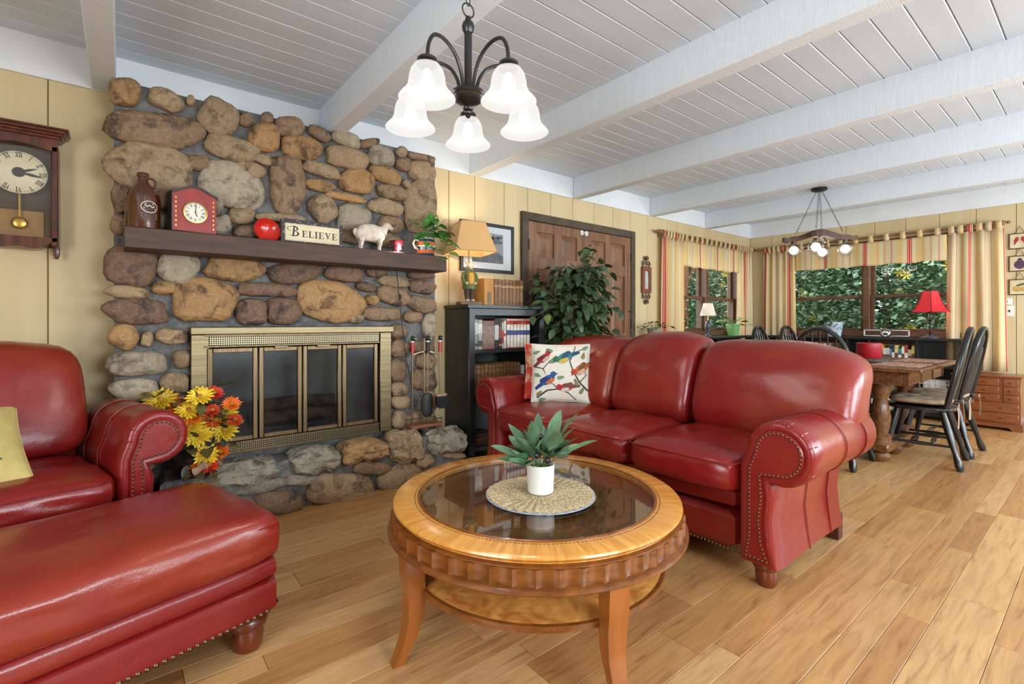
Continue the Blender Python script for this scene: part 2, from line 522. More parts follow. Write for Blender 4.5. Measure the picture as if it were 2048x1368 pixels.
# windows in view: casing, sashes with panes
def make_window(name, label, loc, rz, u0, u1, z0, z1, mull, meet):
    wd = thing(name, label, None, loc, rz, kind='structure')
    g = G()
    for (a, b, c, d) in ((u0 - .05, u0 + .03, z0 - .06, z1 + .06), (u1 - .03, u1 + .05, z0 - .06, z1 + .06), (u0, u1, z1 - .03, z1 + .06)):
        g.box(a, b, -.018, .13, c, d, .004)
    g.obj('window_frame', m_trimwood, wd, smooth=False)
    G().box(u0 - .06, u1 + .06, -.055, .13, z0 - .05, z0 + .012, .004).obj('window_sill', m_trimwood, wd, smooth=False)
    G().box(u0 - .05, u1 + .05, -.016, .0, z0 - .14, z0 - .05, .004).obj('window_apron', m_trimwood, wd, smooth=False)
    for mu in mull: G().box(mu - .035, mu + .035, -.016, .13, z0, z1, .004).obj('mullion', m_trimwood, wd, smooth=False)
    ed = [u0 + .03] + [q for mu in mull for q in (mu - .035, mu + .035)] + [u1 - .03]
    for k in range(0, len(ed), 2):
        a, b = ed[k], ed[k + 1]
        for (c, d, yy) in ((z0 + .012, meet + .02, .03), (meet - .02, z1 - .03, .07)):
            f = G(); q = .038
            f.box(a, a + q, yy, yy + .035, c, d, .003); f.box(b - q, b, yy, yy + .035, c, d, .003)
            f.box(a + q, b - q, yy, yy + .035, c, c + q, .003); f.box(a + q, b - q, yy, yy + .035, d - q, d, .003)
            sh = f.obj('sash', m_trimwood, wd, smooth=False)
            G().box(a + q, b - q, yy + .014, yy + .019, c + q, d - q).obj('pane', m_pane, sh, smooth=False)
        G().box((a + b) / 2 - .04, (a + b) / 2 + .04, .018, .034, z0 + .022, z0 + .036, .003).obj('sash_lift', m_trimwood, wd, smooth=False)
    return wd
make_window('window_1', 'brown wood double-hung window beside the double door', (0, YW, 0), 0, *LW, [6.10], 1.42)
make_window('window_2', 'brown wood double-hung window pair behind the dining table', (XW, 0, 0), R(-90), -FW[1], -FW[0], FW[2], FW[3], [-1.98], 1.42)
bb = G().box(XW - .018, XW, YR, 3.4, 0, .1, .004).obj('baseboard_right', m_white, smooth=False)
tag(bb, 'white baseboard along the window wall', kind='structure')

# ================================================================== STONE FIREPLACE
def stonemat(name, a, b, c, sp):
    m = M(name, srgb(*a), .75, var=srgb(*b), third=srgb(*c), scale=10, detail=6, bump=.75, bscale=34, rnd=.18, lo=.32, hi=.66, dist=.8)
    n = m.node_tree.nodes; l = m.node_tree.links; p = n['Principled BSDF']
    src = p.inputs['Base Color'].links[0].from_socket
    mp = [x for x in n if x.type == 'MAPPING'][0]
    nz = n.new('ShaderNodeTexNoise'); nz.inputs['Scale'].default_value = 62; nz.inputs['Detail'].default_value = 6; nz.inputs['Roughness'].default_value = .75
    l.new(mp.outputs[0], nz.inputs['Vector'])
    rp = n.new('ShaderNodeValToRGB'); e = rp.color_ramp.elements
    e[0].position = .50; e[0].color = (0, 0, 0, 1); e[1].position = .74; e[1].color = (.75, .75, .75, 1)
    l.new(nz.outputs['Fac'], rp.inputs['Fac'])
    mx = n.new('ShaderNodeMix'); mx.data_type = 'RGBA'
    l.new(rp.outputs['Color'], mx.inputs['Factor']); l.new(src, mx.inputs['A']); mx.inputs['B'].default_value = srgb(*sp)
    l.new(mx.outputs['Result'], p.inputs['Base Color'])
    return m
MS = {'t': stonemat('tan_stone', (138, 112, 82), (94, 72, 50), (156, 130, 98), (186, 168, 140)),
      'o': stonemat('ochre_stone', (150, 110, 66), (90, 62, 38), (164, 126, 82), (194, 160, 114)),
      'b': stonemat('brown_stone', (118, 90, 66), (74, 54, 42), (136, 108, 82), (170, 148, 122)),
      'g': stonemat('grey_stone', (142, 128, 106), (98, 86, 70), (160, 146, 124), (190, 178, 158)),
      'd': stonemat('dark_stone', (94, 70, 55), (58, 44, 38), (116, 88, 70), (152, 124, 98)),
      'k': stonemat('granite_slab', (120, 111, 98), (72, 66, 58), (142, 132, 116), (182, 172, 154))}
m_mortar = M('mortar', srgb(124, 122, 120), .9, var=srgb(90, 89, 90), scale=16, detail=8, bump=.9, bscale=50)

fire = thing('stone_fireplace', 'river stone fireplace chimney with round stones in grey mortar', 'fireplace', (.9, 3.43, 0))
FYS = 3.225                                   # mortar face
HTOP, HFY = .315, 3.03
OFF = Vector((.9, 3.43, 0))
IX0, IX1, IZ0, IZ1 = .295, 1.467, .345, 1.072     # the metal fireplace front
g = G()
for (a, b, c, d) in ((-.03, IX0 + .05, HTOP, ZB), (IX1 - .05, 1.845, HTOP, ZB), (IX0 + .05, IX1 - .05, IZ1 - .04, ZB), (IX0 + .05, IX1 - .05, HTOP, IZ0 + .03)):
    g.box(a - .9, b - .9, FYS - 3.43, -.001, c, d)
g.box(-.03 - .9, 1.845 - .9, FYS + .002 - 3.43, -.001, 0, HTOP)
g.obj('mortar', m_mortar, fire, smooth=False)
def stone_mesh(c, ax, az, rx, rz, depth, seed, e=2.6, n=18, back=.03):
    """a river stone set in a wall: c centre, ax/az in-plane axes, pushed out along -y"""
    rd = random.Random(seed); ph = [rd.uniform(0, 6.28) for _ in range(4)]; am = [rd.uniform(.02, .06) for _ in range(4)]
    def out(t):
        cs, sn = math.cos(t), math.sin(t)
        k = (abs(cs) ** e + abs(sn) ** e) ** (-1 / e)
        k *= 1 + sum(am[i] * math.sin((i + 2) * t + ph[i]) * .8 for i in range(4))
        return k * cs, k * sn
    vs = []; fs = []
    rings = [(.94, -back), (1.0, .10), (.985, .34), (.90, .62), (.70, .86), (.40, .98)]
    tx, tz = rd.uniform(-.14, .14), rd.uniform(-.18, .10)
    for (k, d) in rings:
        for i in range(n):
            u, v = out(2 * PI * i / n)
            u *= k; v *= k
            dd = d if d < 0 else d * depth * (1 + tx * u + tz * v) + (mnoise.noise(Vector((u * 2.2 + seed * 3.1, v * 2.2, 0))) * .12 * depth if d > .3 else 0)
            p = c + ax * (u * rx) + az * (v * rz)
            vs.append((p.x, c.y - dd, p.z))
    vs.append((c.x, c.y - depth * 1.0, c.z))
    for r in range(len(rings) - 1):
        for i in range(n):
            fs.append((r * n + i, r * n + (i + 1) % n, (r + 1) * n + (i + 1) % n, (r + 1) * n + i))
    for i in range(n): fs.append(((len(rings) - 1) * n + i, (len(rings) - 1) * n + (i + 1) % n, len(vs) - 1))
    return G().add(vs, fs)
def wall_stones(lst, parent, off, Y, depth=.05, e=2.6):
    for k, (px, py, rx, ry, rot, c) in enumerate(lst):
        a = R(rot)
        # pixel ellipse -> axes on the wall plane
        C = atY(px, py, Y)
        U = (atY(px + rx * math.cos(a), py + rx * math.sin(a), Y) - atY(px - rx * math.cos(a), py - rx * math.sin(a), Y)) / 2
        V = (atY(px + ry * math.sin(a), py - ry * math.cos(a), Y) - atY(px - ry * math.sin(a), py + ry * math.cos(a), Y)) / 2
        sz = min(U.length, V.length)
        g = stone_mesh(C - off, U, V, 1.09, 1.10, min(depth, sz * .75) + .012, k + int(px), e)
        g.obj('stone', MS[c], parent, ang=60)
ST = [(250,185,30,26,10,'o'),(332,201,36,18,22,'t'),(381,202,8,10,0,'t'),(313,261,93,33,8,'b'),(302,335,82,47,9,'t'),(397,326,22,14,8,'b'),
 (437,236,40,32,35,'t'),(491,240,13,13,0,'b'),(533,237,12,11,0,'b'),(579,255,28,19,10,'b'),(529,276,29,28,0,'o'),(464,297,53,23,18,'t'),
 (603,296,38,22,12,'o'),(527,320,22,9,15,'t'),(501,339,28,15,25,'t'),(575,370,33,58,-4,'b'),(465,372,66,40,22,'g'),(638,268,24,11,32,'b'),
 (692,279,28,14,22,'g'),(738,287,19,9,-15,'b'),(695,317,41,20,12,'t'),(761,313,27,19,20,'g'),(802,305,11,10,30,'t'),(805,330,15,12,25,'b'),
 (843,316,27,7,14,'b'),(843,343,26,19,12,'t'),(643,341,37,13,18,'t'),(714,363,32,24,10,'o'),(770,351,31,15,22,'o'),(639,372,29,11,10,'o'),
 (691,395,39,8,12,'o'),(785,386,30,14,15,'b'),(813,369,10,7,45,'t'),(771,415,34,15,12,'t'),(645,418,29,24,50,'t'),(707,436,31,27,0,'g'),
 (840,411,31,50,5,'t'),(780,450,24,16,10,'b'),(561,436,50,8,3,'t'),(243,397,20,26,0,'b'),(240,450,18,20,0,'b'),(327,401,24,18,5,'b'),(327,444,24,14,0,'g'),
 (432,416,15,14,0,'g'),(441,450,20,18,0,'g'),(482,432,26,16,4,'t'),(494,463,26,12,0,'b'),(700,474,24,13,8,'b'),(640,470,26,14,5,'t'),(770,480,30,14,10,'t'),
 (262,531,52,38,0,'d'),(255,584,42,12,3,'t'),(328,576,24,12,5,'o'),(357,535,38,31,5,'g'),(274,623,62,24,3,'d'),(410,600,61,42,3,'o'),
 (470,538,56,23,4,'o'),(590,546,50,20,-3,'d'),(535,580,58,13,4,'d'),(503,624,31,25,0,'d'),(568,622,34,25,10,'d'),(662,603,64,37,7,'o'),
 (690,548,37,15,4,'d'),(753,545,19,9,0,'d'),(731,574,19,9,12,'d'),(787,563,31,11,8,'t'),(787,592,31,17,12,'b'),(844,574,25,13,6,'d'),(842,550,26,8,0,'d'),
 (843,609,28,15,12,'b'),(744,600,13,10,5,'o'),(764,628,37,13,0,'b'),(712,637,16,9,-8,'t'),(825,634,17,11,0,'b'),(856,652,12,24,0,'g'),(795,663,17,15,0,'b'),
 (247,673,30,23,4,'o'),(294,678,11,15,20,'t'),(344,673,30,15,3,'t'),(274,727,57,24,0,'g'),(364,718,17,18,0,'b'),(269,779,48,21,2,'g'),(350,765,28,19,0,'t'),
 (796,697,18,17,0,'b'),(793,740,17,22,0,'b'),(796,778,18,13,0,'t'),(799,804,18,13,-4,'t'),(800,840,19,17,0,'t'),(843,694,24,11,8,'b'),(851,722,18,15,0,'t'),
 (847,759,24,20,0,'b'),(858,802,14,20,0,'t'),(845,836,25,14,-6,'t'),(270,830,48,22,0,'t'),(352,806,24,15,0,'b'),(355,842,22,17,0,'g'),(262,880,48,22,0,'b'),(262,925,46,20,0,'t')]
wall_stones(ST, fire, OFF, FYS - .012, .038)

# hearth ledge
hearth = thing('hearth', 'low raised hearth of rough granite slabs and round stones', 'hearth', (1.0, 3.1, 0))
HO = Vector((1.0, 3.1, 0))
poly = [(.16 - 1, 3.223 - 3.1), (.15 - 1, 3.0 - 3.1), (.35 - 1, 2.985 - 3.1), (.8 - 1, HFY - 3.1), (1.4 - 1, 3.04 - 3.1), (1.93 - 1, 3.03 - 3.1), (1.99 - 1, 3.06 - 3.1), (1.985 - 1, 3.223 - 3.1)]
g = G().prism(poly, 0.0005, HTOP - .02, 'z', .02)
g.obj('mortar', m_mortar, hearth, smooth=False)
HS = [(558,1003,46,22,0,'b'),(683,978,61,31,-4,'t'),(745,936,35,13,0,'b'),(849,921,17,11,-20,'t'),(908,911,22,6,0,'t'),(800,957,42,26,-25,'t'),(604,959,32,11,-4,'k'),(519,973,58,12,-10,'k'),(470,1015,40,20,0,'t')]
wall_stones(HS, hearth, HO, HFY - .005, .05)
# big slabs on the rim: irregular blocks lying on the top edge
def slab(px, py, rx, ry, c, seed, dy=.20, tilt=-.05):
    C = atY(px, py, HFY - .02) - HO
    wx = (atY(px + rx, py, HFY) - atY(px - rx, py, HFY)).length / 2
    hz = (atY(px, py + ry, HFY) - atY(px, py - ry, HFY)).length / 2
    rd = random.Random(seed)
    def fn(u, v, w_):
        q = Vector((u * 2.1 + seed, v * 2.1, w_ * 2.1))
        return (mnoise.noise(q) * wx * .16, mnoise.noise(q + Vector((9, 0, 0))) * .04 - .02 * (1 - w_), mnoise.noise(q + Vector((0, 9, 0))) * hz * .45 + tilt * u * wx)
    G().sbox((C.x, C.y + dy * .42, min(C.z, HTOP + .02 - hz * .6)), (wx, dy * .5, hz), (4.5, 4.5, 3.2), 8, fn).obj('stone', MS[c], hearth, ang=35)
slab(484, 948, 74, 22, 'k', 1)
slab(634, 922, 48, 23, 'k', 2)
slab(733, 903, 46, 19, 'o', 3)
slab(815, 896, 32, 28, 't', 4)
slab(897, 883, 38, 22, 'k', 5, .19)
slab(402, 962, 34, 16, 'k', 6)

# mantel beam
m_mantel = M('mantel_wood', srgb(84, 56, 42), .55, var=srgb(60, 40, 30), scale=4, stretch=(1, 6, 6), bump=.25, bscale=40, bstretch=(30, 4, 4))
MY = 2.985
mt = G().box(.008, 1.806, MY, FYS - .05, 1.458, 1.566, .006).obj('mantel_beam', m_mantel)
mt = tag(mt, 'dark brown rough wooden mantel beam across the stone chimney', 'mantel')
MZ = 1.566

def W(g, name, mat, parent, smooth=True, ang=38):
    """part written in world coordinates under a thing that is only moved, not turned"""
    L = parent.location
    if parent.parent: L = L + parent.parent.location
    g.xf(Tm(-L.x, -L.y, -L.z))
    return g.obj(name, mat, parent, smooth, ang)

# ================================================================== METAL FIREPLACE FRONT
m_brass = M('brushed_brass', srgb(132, 118, 90), .40, 1.0, var=srgb(112, 98, 74), scale=4, stretch=(1, 1, 30), bump=.03, bscale=60)
m_brass_dk = M('old_brass', srgb(120, 102, 78), .40, 1.0, var=srgb(98, 80, 58), scale=4, stretch=(30, 1, 1))
m_black = M('black_metal', srgb(26, 25, 24), .5)
m_soot = M('soot', srgb(104, 104, 104), .95, var=srgb(78, 77, 76), scale=6)
m_dimglass = glassmat('smoked_fire_glass', (.80, .81, .81, 1), .02, .16)
def perfmat():
    m = M('perforated_brass', srgb(176, 162, 132), .35, 1.0)
    n = m.node_tree.nodes; l = m.node_tree.links
    tc = n.new('ShaderNodeTexCoord'); mp = n.new('ShaderNodeMapping'); mp.inputs['Rotation'].default_value = (0, R(45), 0); mp.inputs['Scale'].default_value = (1, 0, 1)
    ch = n.new('ShaderNodeTexChecker'); ch.inputs['Scale'].default_value = 128
    ch.inputs['Color1'].default_value = srgb(140, 128, 102); ch.inputs['Color2'].default_value = srgb(34, 30, 26)
    l.new(tc.outputs['Object'], mp.inputs['Vector']); l.new(mp.outputs[0], ch.inputs['Vector']); l.new(ch.outputs['Color'], n['Principled BSDF'].inputs['Base Color'])
    return m
m_perf = perfmat()
ins = thing('fireplace_insert', 'brushed brass fireplace front with four smoked glass doors', 'fireplace screen', (.88, 3.19, IZ0))
YI = 3.165
W(G().box(IX0, IX0 + .088, YI, 3.222, IZ0, 1.03, .004), 'side_panel', m_brass, ins)
W(G().box(IX1 - .084, IX1, YI, 3.222, IZ0, 1.03, .004), 'side_panel', m_brass, ins)
W(G().box(IX0 - .004, IX1 + .004, YI - .03, 3.222, 1.03, IZ1, .004), 'top_hood', m_brass, ins)
DX = [atY(p, 750, YI).x for p in (413, 516, 604, 683, 755)]
W(G().box(DX[0] - .012, DX[4] + .014, YI + .006, 3.2, .965, 1.024), 'top_vent', m_perf, ins, False)
W(G().box(DX[0] - .012, DX[4] + .014, YI + .006, 3.2, IZ0 + .008, .408), 'bottom_vent', m_perf, ins, False)
for (c, d) in ((1.018, 1.031), (.956, .967), (.404, .414), (IZ0 - .002, IZ0 + .010)): W(G().box(DX[0] - .014, DX[4] + .016, YI - .002, YI + .02, c, d, .002), 'rail', m_brass_dk, ins)
for k in range(4):
    a, b = DX[k] + .003, DX[k + 1] - .003
    fold = -.012 if k in (1, 2) else 0.0
    g = G(); q = .026; c, d = .418, .952; y0 = YI - .012
    g.box(a, a + q, y0, y0 + .022, c, d, .003); g.box(b - q, b, y0, y0 + .022, c, d, .003)
    g.box(a + q, b - q, y0, y0 + .022, c, c + q, .003); g.box(a + q, b - q, y0, y0 + .022, d - q, d, .003)
    dr = W(g, 'door', m_brass_dk, ins)
    gg = G().box(a + q - .002, b - q + .002, y0 + .010, y0 + .013, c + q, d - q)
    gg.xf(Tm(-ins.location.x, -ins.location.y, -ins.location.z)); gg.obj('glass', m_dimglass, dr, False)
    if k in (1, 2):
        gg = G().box((a + b) / 2 - .04, (a + b) / 2 + .04, y0 - .02, y0, d - .008, d + .006, .003)
        gg.xf(Tm(-ins.location.x, -ins.location.y, -ins.location.z)); gg.obj('handle', m_brass, dr)
g = G()
g.box(IX0 + .06, IX1 - .06, 3.425, 3.435, IZ0, 1.03); g.box(IX0 + .052, IX0 + .06, 3.2, 3.43, IZ0, 1.03); g.box(IX1 - .06, IX1 - .052, 3.2, 3.43, IZ0, 1.03)
g.box(IX0 + .06, IX1 - .06, 3.2, 3.43, IZ0 + .034, IZ0 + .04); g.box(IX0 + .06, IX1 - .06, 3.2, 3.43, 1.022, 1.03)
W(g, 'firebox', m_soot, ins, False)
g = G()
for k in range(7): x = .62 + k * .09; g.cyl((x, 3.24, .44), (x, 3.40, .44), .007, n=6)
g.cyl((.6, 3.26, .45), (1.18, 3.26, .45), .008, n=6); g.cyl((.62, 3.26, .38), (.62, 3.26, .45), .008, n=6); g.cyl((1.16, 3.26, .38), (1.16, 3.26, .45), .008, n=6)
W(g, 'log_grate', m_black, ins)
m_log = M('charred_log', srgb(92, 74, 58), .95, var=srgb(40, 34, 30), scale=12, bump=.2, spec=.1)
for (x0, x1, y, z) in ((.6, 1.1, 3.30, .50), (.68, 1.2, 3.37, .50), (.66, 1.12, 3.335, .575)):
    W(G().tube([(x0, y, z), ((x0 + x1) / 2, y + .01, z + .006), (x1, y - .004, z)], [.042, .046, .04], 10), 'log', m_log, ins)

# ================================================================== ON THE MANTEL
def strokes(ch):
    S, T = .17, .06
    def bx(a, b, c, d): return [(a, c), (b, c), (b, d), (a, d)]
    def arc(cx, cy, rx, ry, a0, a1, t0, t1, n=12):
        o = []; i_ = []
        for k in range(n + 1):
            a = R(a0 + (a1 - a0) * k / n); s_ = math.sin(PI * k / n); t = t0 + (t1 - t0) * s_
            o.append((cx + rx * math.cos(a), cy + ry * math.sin(a))); i_.append((cx + (rx - t) * math.cos(a), cy + (ry - t * .6) * math.sin(a)))
        return o + i_[::-1]
    if ch == 'I': return [bx(.1, .1 + S, 0, 1), bx(0, .37, 0, T), bx(0, .37, 1 - T, 1)], .37
    if ch == 'E': return [bx(.1, .1 + S, 0, 1), bx(0, .68, 0, T), bx(.62, .68, 0, .28), bx(0, .64, 1 - T, 1), bx(.58, .64, .74, 1), bx(.27, .5, .48, .48 + T), bx(.46, .5, .38, .64)], .70
    if ch == 'L': return [bx(.1, .1 + S, 0, 1), bx(0, .37, 1 - T, 1), bx(0, .66, 0, T), bx(.6, .66, 0, .3)], .68
    if ch == 'V': return [[(.06, 1), (.06 + S * 1.1, 1), (.46, .2), (.40, 0)], [(.40, 0), (.70, 1), (.63, 1), (.38, .12)], bx(0, .32, 1 - T, 1), bx(.54, .8, 1 - T, 1)], .80
    if ch == 'X': return [[(.04, 1), (.04 + S * 1.2, 1), (.74, 0), (.74 - S * 1.2, 0)], [(.62, 1), (.69, 1), (.16, 0), (.09, 0)], bx(0, .3, 1 - T, 1), bx(.52, .8, 1 - T, 1), bx(0, .28, 0, T), bx(.46, .82, 0, T)], .82
    if ch == 'B': return [[(.30, 0), (.44, 0), (.52, 1), (.40, 1)], arc(.42, .76, .36, .24, -100, 150, .03, .14), arc(.42, .27, .44, .27, -150, 95, .03, .16), arc(.16, .72, .26, .22, 60, 300, .02, .06)], .95
    return [], .4
def text_mesh(txt, h, depth=.001, gap=.10):
    """letters in the x-z plane facing -y, centred; list of (word, scale) for small caps"""
    g = G(); x = 0
    for ch, k in txt:
        ps, wd = strokes(ch)
        for p in ps: g.prism([(x + a * h * k, b * h * k) for a, b in p], 0, -depth, 'y')
        x += (wd + gap) * h * k
    g.xf(Tm(-x / 2 + gap * h / 2, 0, 0))
    return g
m_ink = M('dark_ink', srgb(52, 44, 38), .7)
m_amber = M('amber_glass', srgb(76, 34, 10), .05, coat=.8, spec=.7)
m_print = M('white_print', srgb(214, 220, 216), .6)
def turned(cx, cy, ang=0): return Tm(cx, cy, 0)

# amber jug
c = atY(286, 450, 3.09); jug = thing('glass_jug', 'brown glass growler jug with white printed label', 'jug', (c.x, 3.09, MZ))
g = G().lathe([(.0, .0), (.066, 0), (.073, .006), (.073, .155), (.070, .175), (.056, .205), (.032, .232), (.024, .245), (.0215, .262), (.0215, .268)], 28)
g.obj('body', m_amber, jug)
G().lathe([(.0225, .264), (.026, .268), (.026, .284), (.0235, .288), (.019, .288), (.0, .286)], 20).obj('lip', m_amber, jug)
G().tube([(.020, -.012, .262), (.040, -.024, .258), (.050, -.030, .238), (.046, -.028, .212)], .006, 8).obj('handle_ring', m_amber, jug)
g = G()
def onjug(u, z, r=.0738): a = R(-70) + u / r; return (r * math.cos(a), r * math.sin(a), z)
def jugstrip(pts, wd):
    for (u0, z0), (u1, z1) in zip(pts, pts[1:]):
        L = math.hypot(u1 - u0, z1 - z0) or 1; nx, nz = -(z1 - z0) / L * wd, (u1 - u0) / L * wd
        g.add([onjug(u0 + nx, z0 + nz), onjug(u0 - nx, z0 - nz), onjug(u1 - nx, z1 - nz), onjug(u1 + nx, z1 + nz)], [(0, 1, 2, 3)])
jugstrip([(.036 * math.cos(R(t)), .108 + .028 * math.sin(R(t))) for t in range(0, 361, 15)], .0016)
jugstrip([(-.022, .118), (-.010, .108), (0, .116), (.012, .106), (.022, .114)], .002)
jugstrip([(-.026, .100), (.026, .100)], .0035)
jugstrip([(-.018, .124), (.018, .124)], .0018)
for z, wd in ((.074, .034), (.066, .036), (.058, .034), (.050, .030)): jugstrip([(-wd, z), (wd, z)], .0012)
g.obj('label_print', m_print, jug, False)

# red mantel clock
c = atY(386, 450, 3.08); rz = R(10)
mc = thing('mantel_clock', 'red painted mantel clock with white roman dial', 'clock', (c.x, 3.09, MZ), rz)
m_redpaint = M('red_clock_paint', srgb(156, 36, 28), .45, var=srgb(132, 28, 24), scale=20)
m_dkwood = M('dark_clock_wood', srgb(38, 24, 20), .4)
m_gold = M('gold_trim', srgb(196, 158, 84), .3, 1.0)
m_dial = M('clock_dial', srgb(232, 226, 208), .5)
hw = .100
top = [(-hw, .205)] + [(-hw + .2 * k / 12, .205 + .040 * (math.sin(PI * k / 12) ** 1.6)) for k in range(1, 12)] + [(hw, .205)]
G().prism([(-hw, .008), (hw, .008)] + top[::-1], -.038, .04, 'y').obj('case', m_redpaint, mc, False)
G().prism([(p[0] * 1.06, p[1] + .008) for p in top] + [(p[0] * 1.06, p[1] - .004) for p in top[::-1]], -.044, .045, 'y').obj('crown_moulding', m_dkwood, mc, False)
g = G().box(-.105, .105, -.042, .045, 0, .010, .003); g.box(-hw - .006, -hw + .004, -.036, .042, .008, .206, .002)
g.obj('base', m_dkwood, mc)
G().lathe([(.0, 0), (.050, 0), (.050, .004), (0, .004)], 32).xf(Tm(0, -.038, .112) @ Rm(R(90), 'X')).obj('dial', m_dial, mc)
G().lathe([(.049, 0), (.055, .002), (.056, .008), (.050, .009)], 32, close=True).xf(Tm(0, -.038, .112) @ Rm(R(90), 'X')).obj('bezel', m_gold, mc)
def numerals(rad, h, y, cx, cz, par, mat, nm='numerals'):
    g = G()
    for k, t in enumerate(('XII', 'I', 'II', 'III', 'IIII', 'V', 'VI', 'VII', 'VIII', 'IX', 'X', 'XI')):
        q = text_mesh([(ch, 1) for ch in t], h, .0006, .02)
        q.xf(Tm(cx, y, cz) @ Rm(R(30 * k), 'Y') @ Tm(0, 0, rad - h / 2) @ Matrix.Diagonal((.62, 1, 1, 1)))
        g.add(q.v, q.f)
    return g.obj(nm, mat, par, False)
numerals(.038, .013, -.0425, 0, .112, mc, m_ink)
g = G()
g.prism([(-.002, -.004), (.002, -.004), (.0012, .036), (-.0012, .036)], -.044, -.0446, 'y')
g.xf(Tm(0, 0, .112) @ Rm(R(6), 'Y')); n0 = len(g.v)
g.prism([(-.0025, -.004), (.0025, -.004), (.0015, .024), (-.0015, .024)], -.0434, -.044, 'y'); g.xf(Tm(0, 0, .112) @ Rm(R(158), 'Y'), n0)
g.obj('hands', m_ink, mc, False)
g = G()
for s_ in (-1, 1):
    for k in range(7): g.box(s_ * .086 - .003, s_ * .086 + .003, -.0392, -.038, .03 + k * .024, .040 + k * .024)
g.obj('painted_border', m_gold, mc, False)

# small red dish leaning
c = atY(534, 455, 3.12)
g = G().lathe([(.0, -.028), (.028, -.024), (.054, -.008), (.070, .012), (.072, .010), (.056, -.013), (.028, -.031), (.0, -.034)], 32)
g.xf(Tm(0, 0, .066) @ Rm(R(78), 'X'))
dsh = g.obj('dish', M('red_glaze', srgb(206, 44, 30), .2, coat=.6, var=srgb(188, 34, 26), scale=8), loc=(c.x, 3.12, MZ + .004), rot=(0, 0, R(4)))
tag(dsh, 'small glossy red dish leaning beside the lettered sign', 'dish')

# lettered sign
cl, cr = atY(562, 470, 3.08), atY(685, 470, 3.08); sw = cr.x - cl.x
sg = thing('lettered_sign', 'cream sign lettered BELIEVE in a dark patterned frame', 'sign', ((cl.x + cr.x) / 2, 3.09, MZ))
m_signfr = M('sign_frame', srgb(50, 42, 40), .6, var=srgb(120, 110, 98), scale=70, lo=.56, hi=.62)
m_cream = M('sign_cream', srgb(226, 214, 180), .6, var=srgb(214, 200, 162), scale=10)
h = .148
G().box(-sw / 2, sw / 2, -.012, .012, 0, h, .002).obj('frame', m_signfr, sg, False)
G().box(-sw / 2 + .022, sw / 2 - .022, -.0135, -.011, .020, h - .026).obj('face', m_cream, sg, False)
g = G()
x = -sw / 2 + .027
while x < sw / 2 - .03:
    for z in (.024, h - .031): g.box(x, x + .004, -.0139, -.0134, z, z + .0012)
    x += .007
z = .026
while z < h - .034:
    for xx in (-sw / 2 + .026, sw / 2 - .0275): g.box(xx, xx + .0012, -.0139, -.0134, z, z + .004)
    z += .007
g.obj('stitched_border', m_ink, sg, False)
t = text_mesh([('B', 1.55)] + [(ch, 1) for ch in 'ELIEVE'], .040, .0008, .13)
t.xf(Tm(.002, -.0136, .046) @ Matrix.Diagonal((1.02 * (sw - .07) / .262, 1, 1, 1)))
t.obj('lettering', m_ink, sg, False)

# sheep figurine
c = atY(743, 470, 3.08)
m_wool = M('plaster_wool', srgb(226, 212, 196), .8, var=srgb(206, 188, 168), scale=40, bump=.6, bscale=70)
sh = thing('sheep_figurine', 'white plaster sheep figurine standing on the mantel', 'figurine', (c.x, 3.09, MZ), R(-4))
g = G().sbox((-.005, 0, .122), (.098, .047, .058), 2.6, 12, lambda u, v, w_: (0, 0, -.012 * u * u + mnoise.noise(Vector((u * 5, v * 5, w_ * 5))) * .004))
g.obj('body', m_wool, sh)
g = G().tube([(.070, 0, .135), (.092, 0, .160), (.104, 0, .178)], [.040, .028, .022], 12); g.obj('neck', m_wool, sh)
g = G().sph((.116, 0, .180), (.030, .019, .021), 12, 8).xf(Tm(.116, 0, .180) @ Rm(R(24), 'Y') @ Tm(-.116, 0, -.180)); g.sph((.140, 0, .166), (.016, .012, .011), 10, 6)
g.obj('head', m_wool, sh)
for s_ in (-1, 1):
    G().sph((.098, s_ * .022, .186), (.013, .008, .006), 8, 6).obj('ear', m_wool, sh)
    G().sph((.126, s_ * .0165, .186), .0026, 6, 4).obj('eye', m_ink, sh)
for (x, y) in ((-.072, -.026), (-.066, .026), (.050, -.026), (.062, .026)):
    G().tube([(x, y, .085), (x + .006, y, .055), (x, y, .025), (x + .002, y, .006), (x + .007, y, 0)], [.021, .013, .008, .009, .009], 8).obj('leg', m_wool, sh)
G().tube([(-.098, 0, .140), (-.108, 0, .120), (-.104, 0, .098)], [.012, .012, .006], 8).obj('tail', m_wool, sh)

# electric night candle with its cord
c = atY(792, 480, 3.08)
m_wine = M('wine_glass_cup', srgb(88, 20, 34), .25, var=srgb(150, 60, 74), scale=26, lo=.55, hi=.68, coat=.4)
nl = thing('cup_night_light', 'wine red fluted cup lamp glowing on the mantel', 'lamp', (c.x, 3.07, MZ))
G().lathe([(.0, 0), (.026, 0), (.030, .008), (.026, .022), (.034, .050), (.050, .084), (.047, .084), (.030, .050), (.022, .024), (.0, .022)], 24, mod=lambda a, z: 1 + .05 * math.sin(a * 12)).obj('cup', m_wine, nl)
m_bulb_hot = glowmat('small_bulb', (1, .92, .84, 1), 40)
G().sph((.008, -.036, .030), .0075, 10, 8).obj('bulb', m_bulb_hot, nl)
nlb = light('cup_bulb_light', 'POINT', (c.x + .008, 3.07 - .055, MZ + .034), 1.2, (1, .85, .75), radius=.012)
m_cord = M('black_cord', srgb(22, 20, 20), .6)
y_ = FYS - .075
pts = [(c.x + .02, 3.18, MZ + .002), (c.x + .03, 3.166, MZ - .0), (c.x + .03, 3.15, 1.44)] + [tuple(atY(px, py, 3.135)) for px, py in ((793, 540), (796, 570), (799, 598), (803, 640), (808, 680), (812, 720), (822, 760))]
